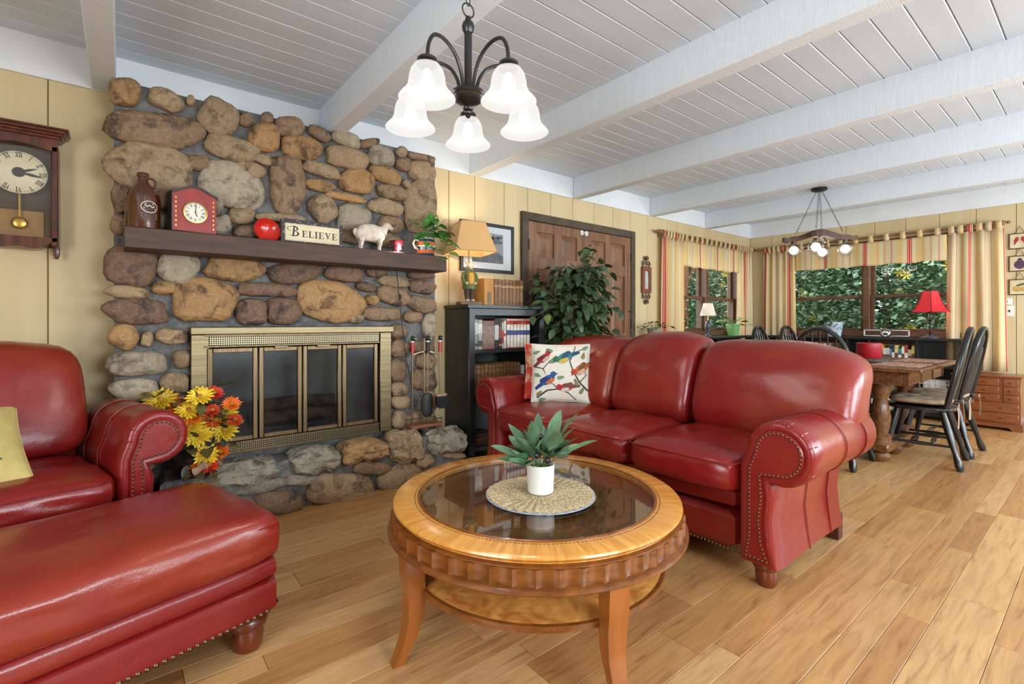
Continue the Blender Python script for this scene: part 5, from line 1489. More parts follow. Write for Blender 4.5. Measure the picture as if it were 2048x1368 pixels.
for k, (p0, p1, d) in enumerate(branches):
    for q in range(7):
        t = .30 + .72 * q / 6; p = p0.lerp(p1, t) + Vector((rf.uniform(-.02, .02), rf.uniform(-.02, .02), rf.uniform(-.02, .03)))
        s_ = Vector((-d.y, d.x, 0)) * (1 if q % 2 else -1)
        dr = (d * .6 + s_ * .8 + Vector((rf.uniform(-.3, .3), rf.uniform(-.3, .3), rf.uniform(-.9, .05))))
        if p.y > .34: p.y = .34
        if dr.y > 0 and p.y > .26: dr.y = -dr.y
        kk = rf.uniform(.8, 1.15)
        if cnt < 296 and (p.y < .16): put_leaf(lf2 if rf.random() < .22 else lf1, fc, p, dr, rf.uniform(-.7, .7), kk); cnt += 1
        else:
            Mx = aim(p, dr, rf.uniform(-.7, .7)) @ Matrix.Scale(kk, 4); s0 = len(inner.v)
            inner.add([v.co[:] for v in lf1.vertices], [tuple(pl.vertices) for pl in lf1.polygons]); inner.xf(Mx, s0)
for k in range(520):
    a = rf.uniform(0, 2 * PI); r_ = rf.uniform(.02, .36); p = Vector((r_ * math.cos(a), r_ * math.sin(a) * .9, rf.uniform(.70, 1.60)))
    if p.y > .34: p.y = .34
    s0 = len(inner.v); inner.add([v.co[:] for v in lf1.vertices], [tuple(pl.vertices) for pl in lf1.polygons])
    inner.xf(aim(p, Vector((math.cos(a), math.sin(a), rf.uniform(-1, .2))), rf.uniform(-.7, .7)), s0)
o = inner.obj('inner_foliage', m_fic, fc, ang=80); o['kind'] = 'stuff'

# iron scroll mirror on the wall
sm = thing('iron_scroll_mirror', 'small copper framed mirror between black iron scrolls', 'mirror', (4.755, YW - .002, 1.30))
m_iron = M('dark_iron', srgb(70, 50, 38), .5, .6); m_copper = M('copper_frame', srgb(140, 78, 54), .4, var=srgb(104, 56, 42), scale=10)
for (a, b, c, d) in ((-.085, -.04, .135, .44), (.04, .085, .135, .44), (-.04, .04, .135, .185), (-.04, .04, .39, .44)): G().box(a, b, -.03, -.004, c, d, .004).obj('frame_bar', m_copper, sm)
G().box(-.041, .041, -.014, -.006, .18, .395).obj('mirror_glass', M('mirror_paper', srgb(196, 198, 190), .35, var=srgb(170, 174, 166), scale=14), sm, False)
def spiral(cx_, cz_, r0, turns, a0, sg): return [(cx_ + r0 * (1 - t * .8) * math.cos(a0 + sg * t * turns * 2 * PI), -.012, cz_ + r0 * (1 - t * .8) * math.sin(a0 + sg * t * turns * 2 * PI)) for t in [i / 22 for i in range(23)]]
for z0, sz in ((.44, 1), (.135, -1)):
    for s_ in (-1, 1):
        G().tube(spiral(s_ * .045, z0 + sz * .040, .036, 1.4, -PI / 2 * sz, s_ * sz), .005, 6).obj('scroll', m_iron, sm)
        G().tube(spiral(s_ * .022, z0 + sz * .098, .026, 1.3, PI / 2 * sz + .4, -s_ * sz), .0045, 6).obj('scroll', m_iron, sm)
    G().tube([(0, -.012, z0), (0, -.012, z0 + sz * .13)], .005, 6).obj('stem', m_iron, sm)

# ================================================================== CHANDELIER OVER THE COFFEE TABLE
m_pewter = M('brushed_pewter', srgb(74, 72, 72), .35, .85)
m_frost = glowmat('lit_frosted_glass', (1, .985, .95, 1), .84, .36, (.02, .02, .02, 1))
m_bulb = glowmat('lit_bulb', (1, .96, .88, 1), 5.0)
ch = thing('five_light_chandelier', 'pewter chandelier with five frosted bell glass shades', 'chandelier', (1.03, 1.548, 1.80))
CZ = 1.80
G().tube([(0, 0, .155), (0, 0, .42)], .0145, 12).obj('stem', m_pewter, ch)
G().lathe([(0, .40), (.016, .40), (.022, .412), (.024, .425), (.020, .440), (.012, .446), (.010, .462), (0, .464)], 18).obj('stem_ball', m_pewter, ch)
G().lathe([(0, .075), (.006, .078), (.011, .086), (.006, .095), (.008, .102), (.018, .106), (.020, .114), (.012, .120), (.018, .126), (.040, .134), (.056, .146), (.062, .154), (.060, .160), (.066, .166), (.062, .174), (.05, .178), (0, .18)], 28).obj('hub', m_pewter, ch)
G().tube([(.026 * math.cos(R(t)), 0, .487 + .026 * math.sin(R(t))) for t in range(0, 360, 20)], .003, 6, closed=True).obj('hanging_ring', m_pewter, ch)
z = .505
k = 0
while CZ + z < 2.535:
    pts = [(.0085 * math.cos(R(t)), 0, z + .018 + .019 * math.sin(R(t))) for t in range(0, 360, 30)]
    g = G().tube(pts, .0022, 5, closed=True)
    if k % 2: g.xf(Rm(R(90)))
    g.obj('chain_link', m_pewter, ch); z += .031; k += 1
G().lathe([(0, 2.549 - CZ), (.06, 2.549 - CZ), (.06, 2.54 - CZ), (.04, 2.525 - CZ), (.012, 2.515 - CZ), (0, 2.515 - CZ)], 24).obj('canopy', m_pewter, ch)
vd = math.degrees(math.atan2(-.836, -.555))        # towards the photographer
for k in range(5):
    a = R(vd + 36 + 72 * k); ca, sa = math.cos(a), math.sin(a); rho = .235
    def at(r_, z_): return (r_ * ca, r_ * sa, z_)
    pts = [at(.034, .17), at(.036, .20), at(.046, .235), at(.072, .275), at(.115, .300), at(.160, .306), at(.202, .292), at(.228, .250), at(.236, .197)]
    fine = []
    P = [Vector(p) for p in pts]
    for i in range(len(P) - 1):
        for t in (0, .34, .67):
            p0, p1, p2, p3 = P[max(0, i - 1)], P[i], P[i + 1], P[min(len(P) - 1, i + 2)]
            fine.append(.5 * ((2 * p1) + (p2 - p0) * t + (2 * p0 - 5 * p1 + 4 * p2 - p3) * t * t + (3 * p1 - p0 - 3 * p2 + p3) * t ** 3))
    fine.append(P[-1])
    arm = G().tube(fine, .0068, 8).obj('arm', m_pewter, ch)
    c = at(.236, 0)
    G().lathe([(0, 0.196), (0.02924, 0.196), (0.03354, 0.1915), (0.03354, 0.1854), (0.0258, 0.1824), (0.02924, 0.1764), (0.0344, 0.1718), (0.03268, 0.1688), (0, 0.1688)], 24, c).obj('shade_holder', m_pewter, arm)
    G().lathe([(.029, .1764), (.044, .169), (.055, .153), (.061, .130), (.064, .106), (.066, .100), (.074, .084), (.090, .067), (.0965, .058), (.0950, .058), (.087, .068), (.071, .085), (.063, .100), (.061, .107), (.058, .130), (.052, .152), (.041, .167), (.026, .1748)], 36, c, close=True).obj('shade', m_frost, arm)
    G().lathe([(0, 0.08417), (0.01032, 0.08568), (0.02064, 0.09475), (0.02494, 0.1084), (0.02236, 0.122), (0.01376, 0.1371), (0.01118, 0.1552), (0, 0.1552)], 18, c).obj('bulb', m_bulb, arm)
    light('chandelier_bulb_light', 'POINT', (1.03 + c[0], 1.548 + c[1], CZ + .100), 9.5, (1, .94, .85), radius=.03)

# ================================================================== DINING LIGHT
dl_ = thing('yoke_pendant_light', 'carved wooden yoke pendant with four glass globe lights', 'pendant light', (5.90, 2.02, 1.835))
DZ = 1.835
m_yoke = M('carved_yoke_wood', srgb(92, 54, 34), .4, var=srgb(64, 36, 22), scale=7, stretch=(1, 6, 6))
G().lathe([(0, 2.549 - DZ), (.075, 2.549 - DZ), (.078, 2.53 - DZ), (.06, 2.518 - DZ), (0, 2.516 - DZ)], 24).obj('canopy', m_black, dl_)
def yoke(rz_):
    n = 18; up = []; lo = []
    for i in range(n + 1):
        t = -1 + 2 * i / n; x = .36 * t; zc = .20 + .035 * math.cos(t * PI * 1.35) * (1 - .2 * abs(t)) + (-.02 if abs(t) > .85 else 0)
        hh = .035 - .012 * abs(t); up.append((x, zc + hh)); lo.append((x, zc - hh))
    return G().prism(up + lo[::-1], -.03, .03, 'y', .006).xf(Rm(rz_))
dirv = R(-39 + 0)
yoke(R(-52)).obj('yoke_beam', m_yoke, dl_, ang=40); yoke(R(12)).obj('yoke_beam', m_yoke, dl_, ang=40)
m_globe = glassmat('clear_globe', (1, 1, 1, 1), .10); m_hood = M('clear_hood', srgb(222, 224, 226), .15, spec=.8)
for k, rz_ in enumerate((R(-52), R(12), R(128), R(192))):
    x, y = .25 * math.cos(rz_), .25 * math.sin(rz_)
    g = G(); steps = 15
    for i in range(steps):
        t0, t1 = i / steps, (i + 1) / steps
        p0 = Vector((x * .9, y * .9, .24)).lerp(Vector((x * .10, y * .10, 2.52 - DZ)), t0); p1 = Vector((x * .9, y * .9, .24)).lerp(Vector((x * .10, y * .10, 2.52 - DZ)), t1)
        d = (p1 - p0); s_ = d.cross(Vector((0, 0, 1)) if i % 2 else Vector((.3, .9, .1))).normalized() * .008
        g.tube([p0, p0.lerp(p1, .3) + s_, p0.lerp(p1, .7) + s_, p1, p0.lerp(p1, .7) - s_, p0.lerp(p1, .3) - s_], .002, 4, closed=True)
    o = g.obj('chain', m_black, dl_); o['kind'] = 'stuff'
    so = G().lathe([(0, .165), (.022, .165), (.026, .13), (.030, .115), (0, .113)], 16, (x, y, 0)).obj('socket', m_steel, dl_)
    G().lathe([(.030, .118), (.05, .108), (.088, .092), (.090, .089), (.05, .104), (.030, .114)], 24, (x, y, 0), close=True).obj('glass_hood', m_globe, so)
    G().sph((x, y, .045), .074, 20, 12).obj('glass_globe', m_globe, so)
    G().sph((x, y, .050), .044, 14, 10).obj('bulb', m_bulb, so)
    light('dining_bulb_light', 'POINT', (5.90 + x, 2.02 + y, DZ + .045), 4.5, (1, .93, .82), radius=.05)

# ================================================================== CURTAINS
def stripemat():
    m = bpy.data.materials.new('striped_curtain_cotton'); m.use_nodes = True
    n = m.node_tree.nodes; l = m.node_tree.links; p = n['Principled BSDF']; p.inputs['Roughness'].default_value = .85
    uv = n.new('ShaderNodeUVMap'); uv.uv_map = 'cloth'
    sx = n.new('ShaderNodeSeparateXYZ'); l.new(uv.outputs[0], sx.inputs[0])
    dv = n.new('ShaderNodeMath'); dv.operation = 'DIVIDE'; dv.inputs[1].default_value = .46; l.new(sx.outputs['X'], dv.inputs[0])
    fr = n.new('ShaderNodeMath'); fr.operation = 'FRACT'; l.new(dv.outputs[0], fr.inputs[0])
    rp = n.new('ShaderNodeValToRGB'); rp.color_ramp.interpolation = 'CONSTANT'; e = rp.color_ramp.elements
    cr = srgb(246, 230, 192); ye = srgb(246, 220, 160); rd = srgb(220, 80, 62); pk = srgb(232, 176, 140); ol = srgb(226, 172, 92)
    seq = [(0, cr), (.08, rd), (.10, cr), (.112, rd), (.145, cr), (.157, rd), (.177, cr), (.26, ye), (.40, ol), (.41, ye), (.43, ol), (.44, ye), (.46, cr), (.56, pk), (.575, cr), (.59, pk), (.605, cr), (.70, cr), (.73, rd), (.737, cr), (.75, rd), (.757, cr), (.84, ye), (.93, pk), (.94, ye)]
    e[0].position = 0; e[0].color = cr; e[1].position = .08; e[1].color = rd
    for pos, c_ in seq[2:]:
        x_ = e.new(pos); x_.color = c_
    l.new(fr.outputs[0], rp.inputs['Fac']); l.new(rp.outputs['Color'], p.inputs['Base Color'])
    tr = n.new('ShaderNodeBsdfTranslucent'); l.new(rp.outputs['Color'], tr.inputs[0])
    mx = n.new('ShaderNodeMixShader'); mx.inputs[0].default_value = .42; o = n['Material Output']
    l.new(p.outputs[0], mx.inputs[1]); l.new(tr.outputs[0], mx.inputs[2]); l.new(mx.outputs[0], o.inputs[0])
    return m
m_stripe = stripemat()
def cloth(u0, u1, z0, z1, folds, amp, y, parent, name='curtain_panel', ph=0.0, flare=0.0, full=1.5, hem=None, uo=0.0):
    """hanging cloth in wall coordinates with a uv along the weave so that the stripes follow the folds"""
    nu = max(16, int(folds * 10)); nz = 8; vs = []; uvv = []; fs = []
    for j in range(nz + 1):
        t = j / nz; z = z1 + (z0 - z1) * t
        for i in range(nu + 1):
            s_ = i / nu; a = amp * (.45 + .55 * t)
            mid = (u0 + u1) / 2
            u = mid + (u0 + (u1 - u0) * s_ - mid) * (1 + flare * t) + .25 * a * math.sin(2 * PI * folds * s_ * 2 + ph)
            yy = y + a * math.sin(2 * PI * folds * s_ + ph + .5 * math.sin(3 * t + s_ * 4))
            vs.append((u, yy, z + (hem(s_) if hem and j == nz else 0))); uvv.append((uo + s_ * (u1 - u0) * full, z))
    w_ = nu + 1
    for j in range(nz):
        for i in range(nu): fs.append((j * w_ + i, j * w_ + i + 1, (j + 1) * w_ + i + 1, (j + 1) * w_ + i))
    me = bpy.data.meshes.new(name); me.from_pydata(vs, [], fs); me.update(); me.shade_smooth()
    ul = me.uv_layers.new(name='cloth')
    for lp_ in me.loops: ul.data[lp_.index].uv = uvv[lp_.vertex_index]
    me.materials.append(m_stripe)
    o = place(name, me, parent); md = o.modifiers.new('thickness', 'SOLIDIFY'); md.thickness = .003
    return o
def tabs(u0, u1, n, z, y, parent, uo=0, full=1.5):
    for k in range(n):
        u = u0 + (u1 - u0) * (k + .5) / n; w_ = min(.026, (u1 - u0) / n * .34)
        sec = [(y - .004, z - .075), (y - .026, z - .02), (y - .024, z + .018), (y, z + .030), (y + .024, z + .018), (y + .024, z - .02), (y + .004, z - .075)]
        vs = []; fs = []; uvv = []
        for i, (yy, zz) in enumerate(sec):
            for sd in (-1, 1): vs.append((u + sd * w_, yy, zz)); uvv.append((uo + (u - u0 + sd * w_ * .6) * full, zz))
        for i in range(len(sec) - 1): fs.append((2 * i, 2 * i + 1, 2 * i + 3, 2 * i + 2))
        me = bpy.data.meshes.new('tab'); me.from_pydata(vs, [], fs); me.update(); me.shade_smooth(); ul = me.uv_layers.new(name='cloth')
        for lp_ in me.loops: ul.data[lp_.index].uv = uvv[lp_.vertex_index]
        me.materials.append(m_stripe); o = place('tab', me, parent); md = o.modifiers.new('thickness', 'SOLIDIFY'); md.thickness = .003
m_rod = M('wooden_rod', srgb(150, 108, 66), .5, var=srgb(116, 78, 46), scale=20)
def curtain_set(loc, rz_, rod0, rod1, zr, lp, vl, rp_, names, zb, labels, vb):
    y = -.075
    rd = thing('curtain_rod', labels[0], 'curtain rod', loc, rz_)
    G().cyl((rod0, y, zr), (rod1, y, zr), .014, n=10).obj('rod', m_rod, rd)
    for s_, u in ((-1, rod0), (1, rod1)):
        pr = [(.014, 0), (.020, .01), (.012, .02), (.024, .036), (.027, .05), (.018, .066), (.010, .074), (.017, .086), (.012, .10), (0, .108)]
        G().lathe(pr, 14).xf(Tm(u, y, zr) @ Rm(R(90) * s_, 'Y')).obj('finial', m_rod, rd)
        G().box(u - s_ * .02 - .008, u - s_ * .02 + .008, y - .01, -.001, zr - .05, zr + .03, .002).obj('bracket', m_rod, rd)
    a = thing('curtain', labels[1], 'curtain', loc, rz_, 'striped tab-top curtains'); cloth(lp[0], lp[1], zb[0], zr - .055, lp[2], .030, y, a, ph=.4, full=1.5, flare=lp[3]); tabs(lp[0], lp[1], lp[2] + 2, zr, y, a, 0, 1.9)
    v = thing('valance', labels[2], 'valance', loc, rz_, 'striped tab-top valances'); cloth(vl[0], vl[1], vb, zr - .060, vl[2], .010, y - .012, v, 'valance_cloth', ph=1.0, full=1.05, uo=.12, hem=lambda s_: .006 * math.sin(s_ * 30)); tabs(vl[0], vl[1], vl[3], zr, y, v, .12, 1.05)
    b = thing('curtain', labels[3], 'curtain', loc, rz_, 'striped tab-top curtains'); cloth(rp_[0], rp_[1], zb[1], zr - .055, rp_[2], .030, y, b, ph=1.4, full=1.7, uo=.2, flare=rp_[3]); tabs(rp_[0], rp_[1], rp_[2] + 2, zr, y, b, .2, 1.7)
curtain_set((0, YW, 0), 0, 4.98, 7.22, 2.165, (4.99, 5.42, 5, .05), (5.42, 6.84, 7, 12), (6.82, 7.235, 5, .05), None, (.62, .62),
    ['turned wooden curtain rod beside the double door', 'striped curtain panel hanging beside the double door', 'striped valance over the window beside the double door', 'striped curtain panel left of the room corner'], 1.79)
curtain_set((XW, 0, 0), R(-90), -3.22, -.80, 2.15, (-3.215, -2.79, 5, .08), (-2.79, -1.20, 5, 10), (-1.20, -.745, 4, .10), None, (.60, .575),
    ['turned wooden curtain rod over the dining window', 'striped curtain panel right of the room corner', 'striped valance over the dining window', 'striped curtain panel next to the fruit plaques'], 1.80)

# ================================================================== LOW BLACK BOOKCASES UNDER THE WINDOWS
def low_case(name, label, loc, rz_, L, depth, divs, boards, zt, backs=()):
    t = thing(name, label, 'bookcase', loc, rz_)
    G().box(0, L, -depth - .01, 0, zt - .028, zt, .003).obj('top_board', m_blackwood, t)
    for x in divs: G().box(x, x + .022, -depth, -.005, 0, zt - .028, .002).obj('upright', m_blackwood, t)
    for z in boards: G().box(.02, L - .02, -depth + .005, -.005, z, z + .02, .002).obj('shelf', m_blackwood, t)
    for (a, b, c, d) in backs: G().box(a, b, -.016, -.006, c, d).obj('back_panel', m_blackwood, t, False)
    return t
low_case('low_bookcase', 'low black bookcase under the dining window', (XW - .02, 3.06, 0), R(-90), 2.02, .27, (0, .45, .94, 1.17, 1.625, 1.998), (.04, .265, .585), .915, ((.02, .45, .04, .88), (.94, 1.19, .6, .88), (1.625, 2.0, .3, .88)))
low_case('low_bookcase', 'low black bookcase along the wall below the corner window', (4.70, YW - .02, 0), 0, 2.34, .27, (0, .58, 1.16, 1.74, 2.318), (.04, .30, .585), .915, ((.02, 2.3, .04, .88),))
# far-wall coordinates of the case: world y = 3.06 - u, spines face -x
def farbook(u, w_, z, h, col, label, group, bands=()):
    t = thing('book', label, 'book', (XW - .02 - .27 + .03 + .08, 3.06 - u - w_ / 2, z), R(-90), group)
    hw_ = w_ / 2 - .0006; d = .16
    g = G().box(-hw_, hw_, -d / 2, d / 2, 0, h); g.obj('cover', bookmat(col), t, False)
    G().box(-hw_ + .002, hw_ - .002, -d / 2 + .003, d / 2 + .0004, .003, h + .0004).obj('pages', m_pages, t, False)
    for (z0, z1, c_) in bands: G().box(-hw_ - .0003, hw_ + .0003, -d / 2 - .0008, -d / 2, h * z0, h * z1).obj('spine_band', bookmat(c_), t, False)
PAL = [((60, 84, 70), 'green'), ((34, 36, 40), 'black'), ((224, 110, 44), 'orange'), ((238, 190, 66), 'yellow'), ((226, 222, 210), 'white'), ((210, 206, 196), 'ivory'), ((120, 150, 176), 'pale blue'), ((46, 62, 86), 'navy'), ((226, 206, 120), 'straw'), ((70, 128, 140), 'teal'), ((234, 228, 214), 'cream'), ((150, 60, 50), 'brick red'), ((196, 176, 140), 'tan'), ((240, 214, 100), 'lemon')]
rb = random.Random(4)
u = 1.205
for k in range(14):
    w_ = rb.uniform(.022, .034); h = rb.uniform(.17, .235); c_, nm = PAL[k]
    if u + w_ > 1.615: break
    farbook(u, w_, .6055, h, c_, '%s book in the upper compartment under the dining window' % nm, 'books in the upper window compartment', ((.3, .6, (230, 226, 216) if sum(c_) < 400 else (120, 70, 60)),)); u += w_ + .0008
PAL2 = [((176, 36, 40), 'scarlet'), ((28, 28, 32), 'jet black'), ((216, 212, 206), 'off-white'), ((190, 44, 44), 'cherry'), ((52, 40, 42), 'dark brown'), ((36, 36, 44), 'ink blue'), ((150, 34, 40), 'maroon'), ((60, 54, 52), 'charcoal'), ((222, 190, 150), 'beige'), ((230, 214, 180), 'buff'), ((206, 180, 120), 'sand')]
u = .965
for k in range(11):
    w_ = rb.uniform(.024, .038); c_, nm = PAL2[k]
    if u + w_ > 1.165: u = 1.196 if u < 1.19 else u
    if u + w_ > 1.62: break
    farbook(u, w_, .2855, rb.uniform(.17, .22), c_, '%s book on the shelf behind the dining chairs' % nm, 'books on the shelf behind the chairs', ((.25, .7, (226, 222, 216) if sum(c_) < 380 else (140, 90, 70)),)); u += w_ + .001
PAL3 = [((70, 130, 146), 'turquoise'), ((214, 210, 200), 'chalk white'), ((206, 66, 52), 'vermilion'), ((228, 222, 208), 'pearl'), ((96, 116, 130), 'slate'), ((226, 200, 90), 'mustard'), ((40, 42, 46), 'coal black'), ((220, 216, 206), 'bone'), ((180, 150, 110), 'camel'), ((200, 180, 150), 'oat'), ((150, 110, 80), 'brown'), ((214, 204, 184), 'linen')]
u = .965
for k in range(12):
    w_ = rb.uniform(.026, .038); c_, nm = PAL3[k]
    if u + w_ > 1.165: u = 1.196 if u < 1.19 else u
    farbook(u, w_, .0605, rb.uniform(.16, .195), c_, '%s book on the lowest shelf behind the dining table' % nm, 'books on the lowest window shelf', ((.3, .65, (232, 228, 220) if sum(c_) < 400 else (100, 80, 80)),)); u += w_ + .001
PAL4 = [((170, 46, 44), 'crimson'), ((60, 50, 46), 'umber'), ((214, 196, 160), 'parchment'), ((44, 44, 48), 'graphite'), ((150, 70, 54), 'rust'), ((196, 60, 50), 'tomato red'), ((220, 214, 200), 'eggshell'), ((80, 60, 50), 'chocolate')]
u = .49
for k in range(8):
    w_ = rb.uniform(.026, .04); c_, nm = PAL4[k]
    farbook(u, w_, .6055, rb.uniform(.17, .23), c_, '%s book seen through the near dining chair back' % nm, 'books seen through the near chair', ((.4, .7, (220, 210, 190) if sum(c_) < 400 else (110, 60, 50)),)); u += w_ + .001
# white wire basket on the shelf
wbk = thing('wire_basket', 'white wire basket on the shelf behind the dining chairs', 'basket', (XW - .16, 1.28, .2855), R(-90))
m_wire = M('white_wire', srgb(226, 226, 222), .4)
for z in (.005, .06, .12, .16): G().tube([(-.13, -.09, z), (.13, -.09, z), (.13, .09, z), (-.13, .09, z)], .004, 5, closed=True).obj('wire_hoop', m_wire, wbk)
for k in range(6): x = -.125 + .05 * k; G().tube([(x, -.091, .16), (x, -.091, .005), (x, .091, .005), (x, .091, .16)], .003, 5).obj('wire', m_wire, wbk)
G().sbox((0, 0, .09), (.115, .075, .075), 5, 6).obj('folded_cloth', M('folded_cloth', srgb(214, 212, 206), .9), wbk)

# ================================================================== ON THE LOW BOOKCASES
ZL = .9155
m_shade_red = glowmat('lit_red_shade', (1, .05, .06, 1), .28, .0, srgb(178, 24, 34))
rl = thing('red_shade_lamp', 'black twisted iron table lamp with lit red shade', 'lamp', (7.19, atX(1860, 660, 7.19).y, ZL))
G().lathe([(0, 0), (.10, 0), (.10, .008), (.06, .022), (.03, .034), (.012, .05), (0, .05)], 24).obj('base', m_black, rl)
G().cyl((0, 0, .04), (0, 0, .36), .006, n=8).obj('rod', m_black, rl)
for k in range(4):
    a = PI / 2 * k
    G().tube([(.0 + .042 * abs(math.sin(t * 2 * PI)) * math.cos(a + t), .042 * abs(math.sin(t * 2 * PI)) * math.sin(a + t), .05 + t * .27) for t in [i / 24 for i in range(25)]], .005, 6).obj('iron_strand', m_black, rl)
g = G(); prof = [(.185, .30), (.150, .34), (.115, .41), (.085, .50), (.078, .535)]
g.lathe(prof + [(r_ - .003, z) for r_, z in prof[::-1]], 6, close=True, a0=R(15), a1=R(375)); g.obj('lamp_shade', m_shade_red, rl, ang=25)
for k in range(6): a = R(15 + 60 * k); G().tube([(r_ * math.cos(a), r_ * math.sin(a), z) for r_, z in prof], .004, 5).obj('shade_rib', bookmat((120, 16, 24)), rl)
light('red_lamp_light', 'POINT', (7.19, rl.location.y, ZL + .42), 1.6, (1, .55, .4), radius=.03)
fl = thing('floral_shade_lamp', 'small lamp with pale floral shade before the corner window', 'lamp', (atY(1416, 660, 3.29).x, 3.29, ZL))
G().lathe([(0, 0), (.05, 0), (.048, .012), (.02, .03), (.016, .05), (.036, .10), (.040, .15), (.026, .19), (.014, .205), (0, .205)], 20).obj('urn', M('blue_grey_urn', srgb(62, 66, 74), .3, var=srgb(150, 130, 90), scale=30, lo=.6, hi=.64), fl)
G().cyl((0, 0, .2), (0, 0, .30), .006, n=8).obj('rod', m_gold, fl)
prof = [(.098, .265), (.058, .425)]
G().lathe(prof + [(r_ - .003, z) for r_, z in prof[::-1]], 28, close=True).obj('lamp_shade', M('floral_shade', srgb(236, 220, 196), .8, var=srgb(196, 130, 90), scale=22, lo=.60, hi=.68), fl)
co = thing('car_ornament', 'chrome car badge with clear wings before the dining window', 'ornament', (7.17, atX(1772, 668, 7.17).y, ZL), R(-90))
m_chrome = M('chrome', srgb(220, 222, 226), .12, 1.0); m_clear = M('clear_acrylic', srgb(214, 222, 228), .1, spec=.8)
G().lathe([(0, 0), (.030, .0), (.046, .006), (.050, .016), (.042, .022), (.030, .018), (.022, .024), (0, .028)], 24).xf(Tm(0, 0, .055) @ Rm(R(90), 'X')).obj('badge', m_chrome, co)
for s_ in (-1, 1):
    for (a, b, c, d) in ((.05, .225, .012, .022), (.05, .225, .080, .090), (.213, .225, .012, .09)): G().box(s_ * a, s_ * b, -.008, .008, c, d, .002).obj('wing_bar', m_clear, co)
G().box(-.06, .06, -.014, .014, 0, .012, .002).obj('foot', m_chrome, co)
rp2 = random.Random(8)
def potted(name, label, loc, pot_prof, potmat, leafmesh, n, spread, up, droop=0.0, k=1.0, seed=0):
    t = thing(name, label, 'potted plant', loc); G().lathe(pot_prof, 22).obj('pot', potmat, t); ztop = max(z for r_, z in pot_prof); rd = random.Random(seed); g = G()
    for i in range(n):
        a = 2 * PI * i / n + rd.uniform(-.3, .3); L = rd.uniform(.5, 1.0) * spread; d = Vector((math.cos(a), math.sin(a), 0))
        p1 = d * L * .5 + Vector((0, 0, ztop + up * rd.uniform(.5, 1))); p2 = d * L + Vector((0, 0, ztop + up * rd.uniform(.2, .9) - droop * L))
        g.tube([(0, 0, ztop - .02), p1, p2], .0022, 5); put_leaf(leafmesh, t, p2, d + Vector((0, 0, rd.uniform(-.5, .3))), rd.uniform(-.7, .7), k * rd.uniform(.8, 1.15)); put_leaf(leafmesh, t, p1, d.lerp(Vector((-d.y, d.x, 0)), rd.uniform(-1, 1)) + Vector((0, 0, .2)), rd.uniform(-.7, .7), k * rd.uniform(.7, 1))
    g.obj('stems', m_stem, t); return t
lmP = leaf_mesh('pothos_big', .10, .036, mat=m_leaf_lt); lmD = leaf_mesh('philodendron', .125, .044, mat=leafmat('philodendron_leaf', (74, 112, 50), (44, 76, 36)))
potted('green_pot_plant', 'pale green pot with bright trailing leaves below corner curtain', (atY(1466, 660, 3.27).x, 3.27, ZL), [(0, 0), (.062, 0), (.066, .01), (.088, .135), (.095, .14), (.095, .158), (.082, .158), (0, .14)], M('pale_green_glaze', srgb(122, 172, 104), .3), lmP, 9, .20, .09, .35, 1.0, 2)
potted('small_ivy_pot', 'small weathered pot of thin ivy beside the double door', (atY(1308, 660, 3.27).x, 3.27, ZL), [(0, 0), (.06, 0), (.075, .10), (.08, .104), (.08, .115), (.07, .115), (0, .1)], M('weathered_pot', srgb(140, 134, 112), .7), leaf_mesh('ivy_leaf', .055, .02, mat=ml_dg), 10, .18, .07, .25, 1.0, 3)
potted('blue_pot_plant', 'patterned blue pot with broad dark leaves at the dining window', (7.18, atX(1668, 660, 7.18).y, ZL), [(0, 0), (.075, 0), (.08, .01), (.10, .16), (.105, .165), (.105, .18), (.09, .18), (0, .16)], M('blue_white_glaze', srgb(196, 206, 218), .3, var=srgb(116, 134, 160), scale=30, lo=.5, hi=.56), lmD, 12, .30, .15, .2, 1.0, 6)

# ================================================================== DINING TABLE AND CHAIRS
m_oak = M('dark_oak', srgb(124, 80, 44), .32, var=srgb(86, 52, 28), scale=5, stretch=(1, 8, 8), coat=.3, bump=.05)
dt = thing('dining_table', 'dark oak dining table on a four-column pedestal', 'table', (5.06, 1.42, 0))
G().box(-.66, .66, -.56, .56, .735, .765, .008).obj('table_top', m_oak, dt)
for (a, b, c, d) in ((-.56, .56, -.46, -.43), (-.56, .56, .43, .46), (-.56, -.53, -.43, .43), (.53, .56, -.43, .43)): G().box(a, b, c, d, .625, .735, .004).obj('apron', m_oak, dt)
for (x, y) in ((-.56, -.46), (-.19, -.463), (.19, -.463), (.545, -.463)): G().box(x, x + .012, y - .006, y + .002, .63, .73).obj('apron_moulding', m_oak, dt, False)
for (x, y) in ((-.34, -.24), (.34, -.24), (-.34, .24), (.34, .24)): G().lathe([(0, .14), (.075, .14), (.075, .20), (.05, .22), (.062, .27), (.070, .34), (.055, .44), (.045, .50), (.06, .53), (.07, .56), (.07, .63), (0, .63)], 20, (x, y, 0)).obj('column', m_oak, dt)
for s_ in (-1, 1): G().box(-.42, .42, s_ * .24 - .07, s_ * .24 + .07, .075, .145, .01).obj('base_rail', m_oak, dt)
G().box(-.05, .05, -.24, .24, .08, .14, .006).obj('base_stretcher', m_oak, dt)
for (x, y) in ((-.36, -.24), (.36, -.24), (-.36, .24), (.36, .24), (.0, -.24)): G().lathe([(0, 0), (.05, 0), (.07, .02), (.075, .045), (.06, .07), (0, .076)], 18, (x, y, 0)).obj('bun_foot', m_oak, dt)
m_chairblk = M('black_chair_paint', srgb(20, 20, 21), .28, coat=.3)
m_tan = M('tan_chair_pad', srgb(172, 148, 122), .85, var=srgb(152, 126, 102), scale=12, bump=.2, bscale=90)
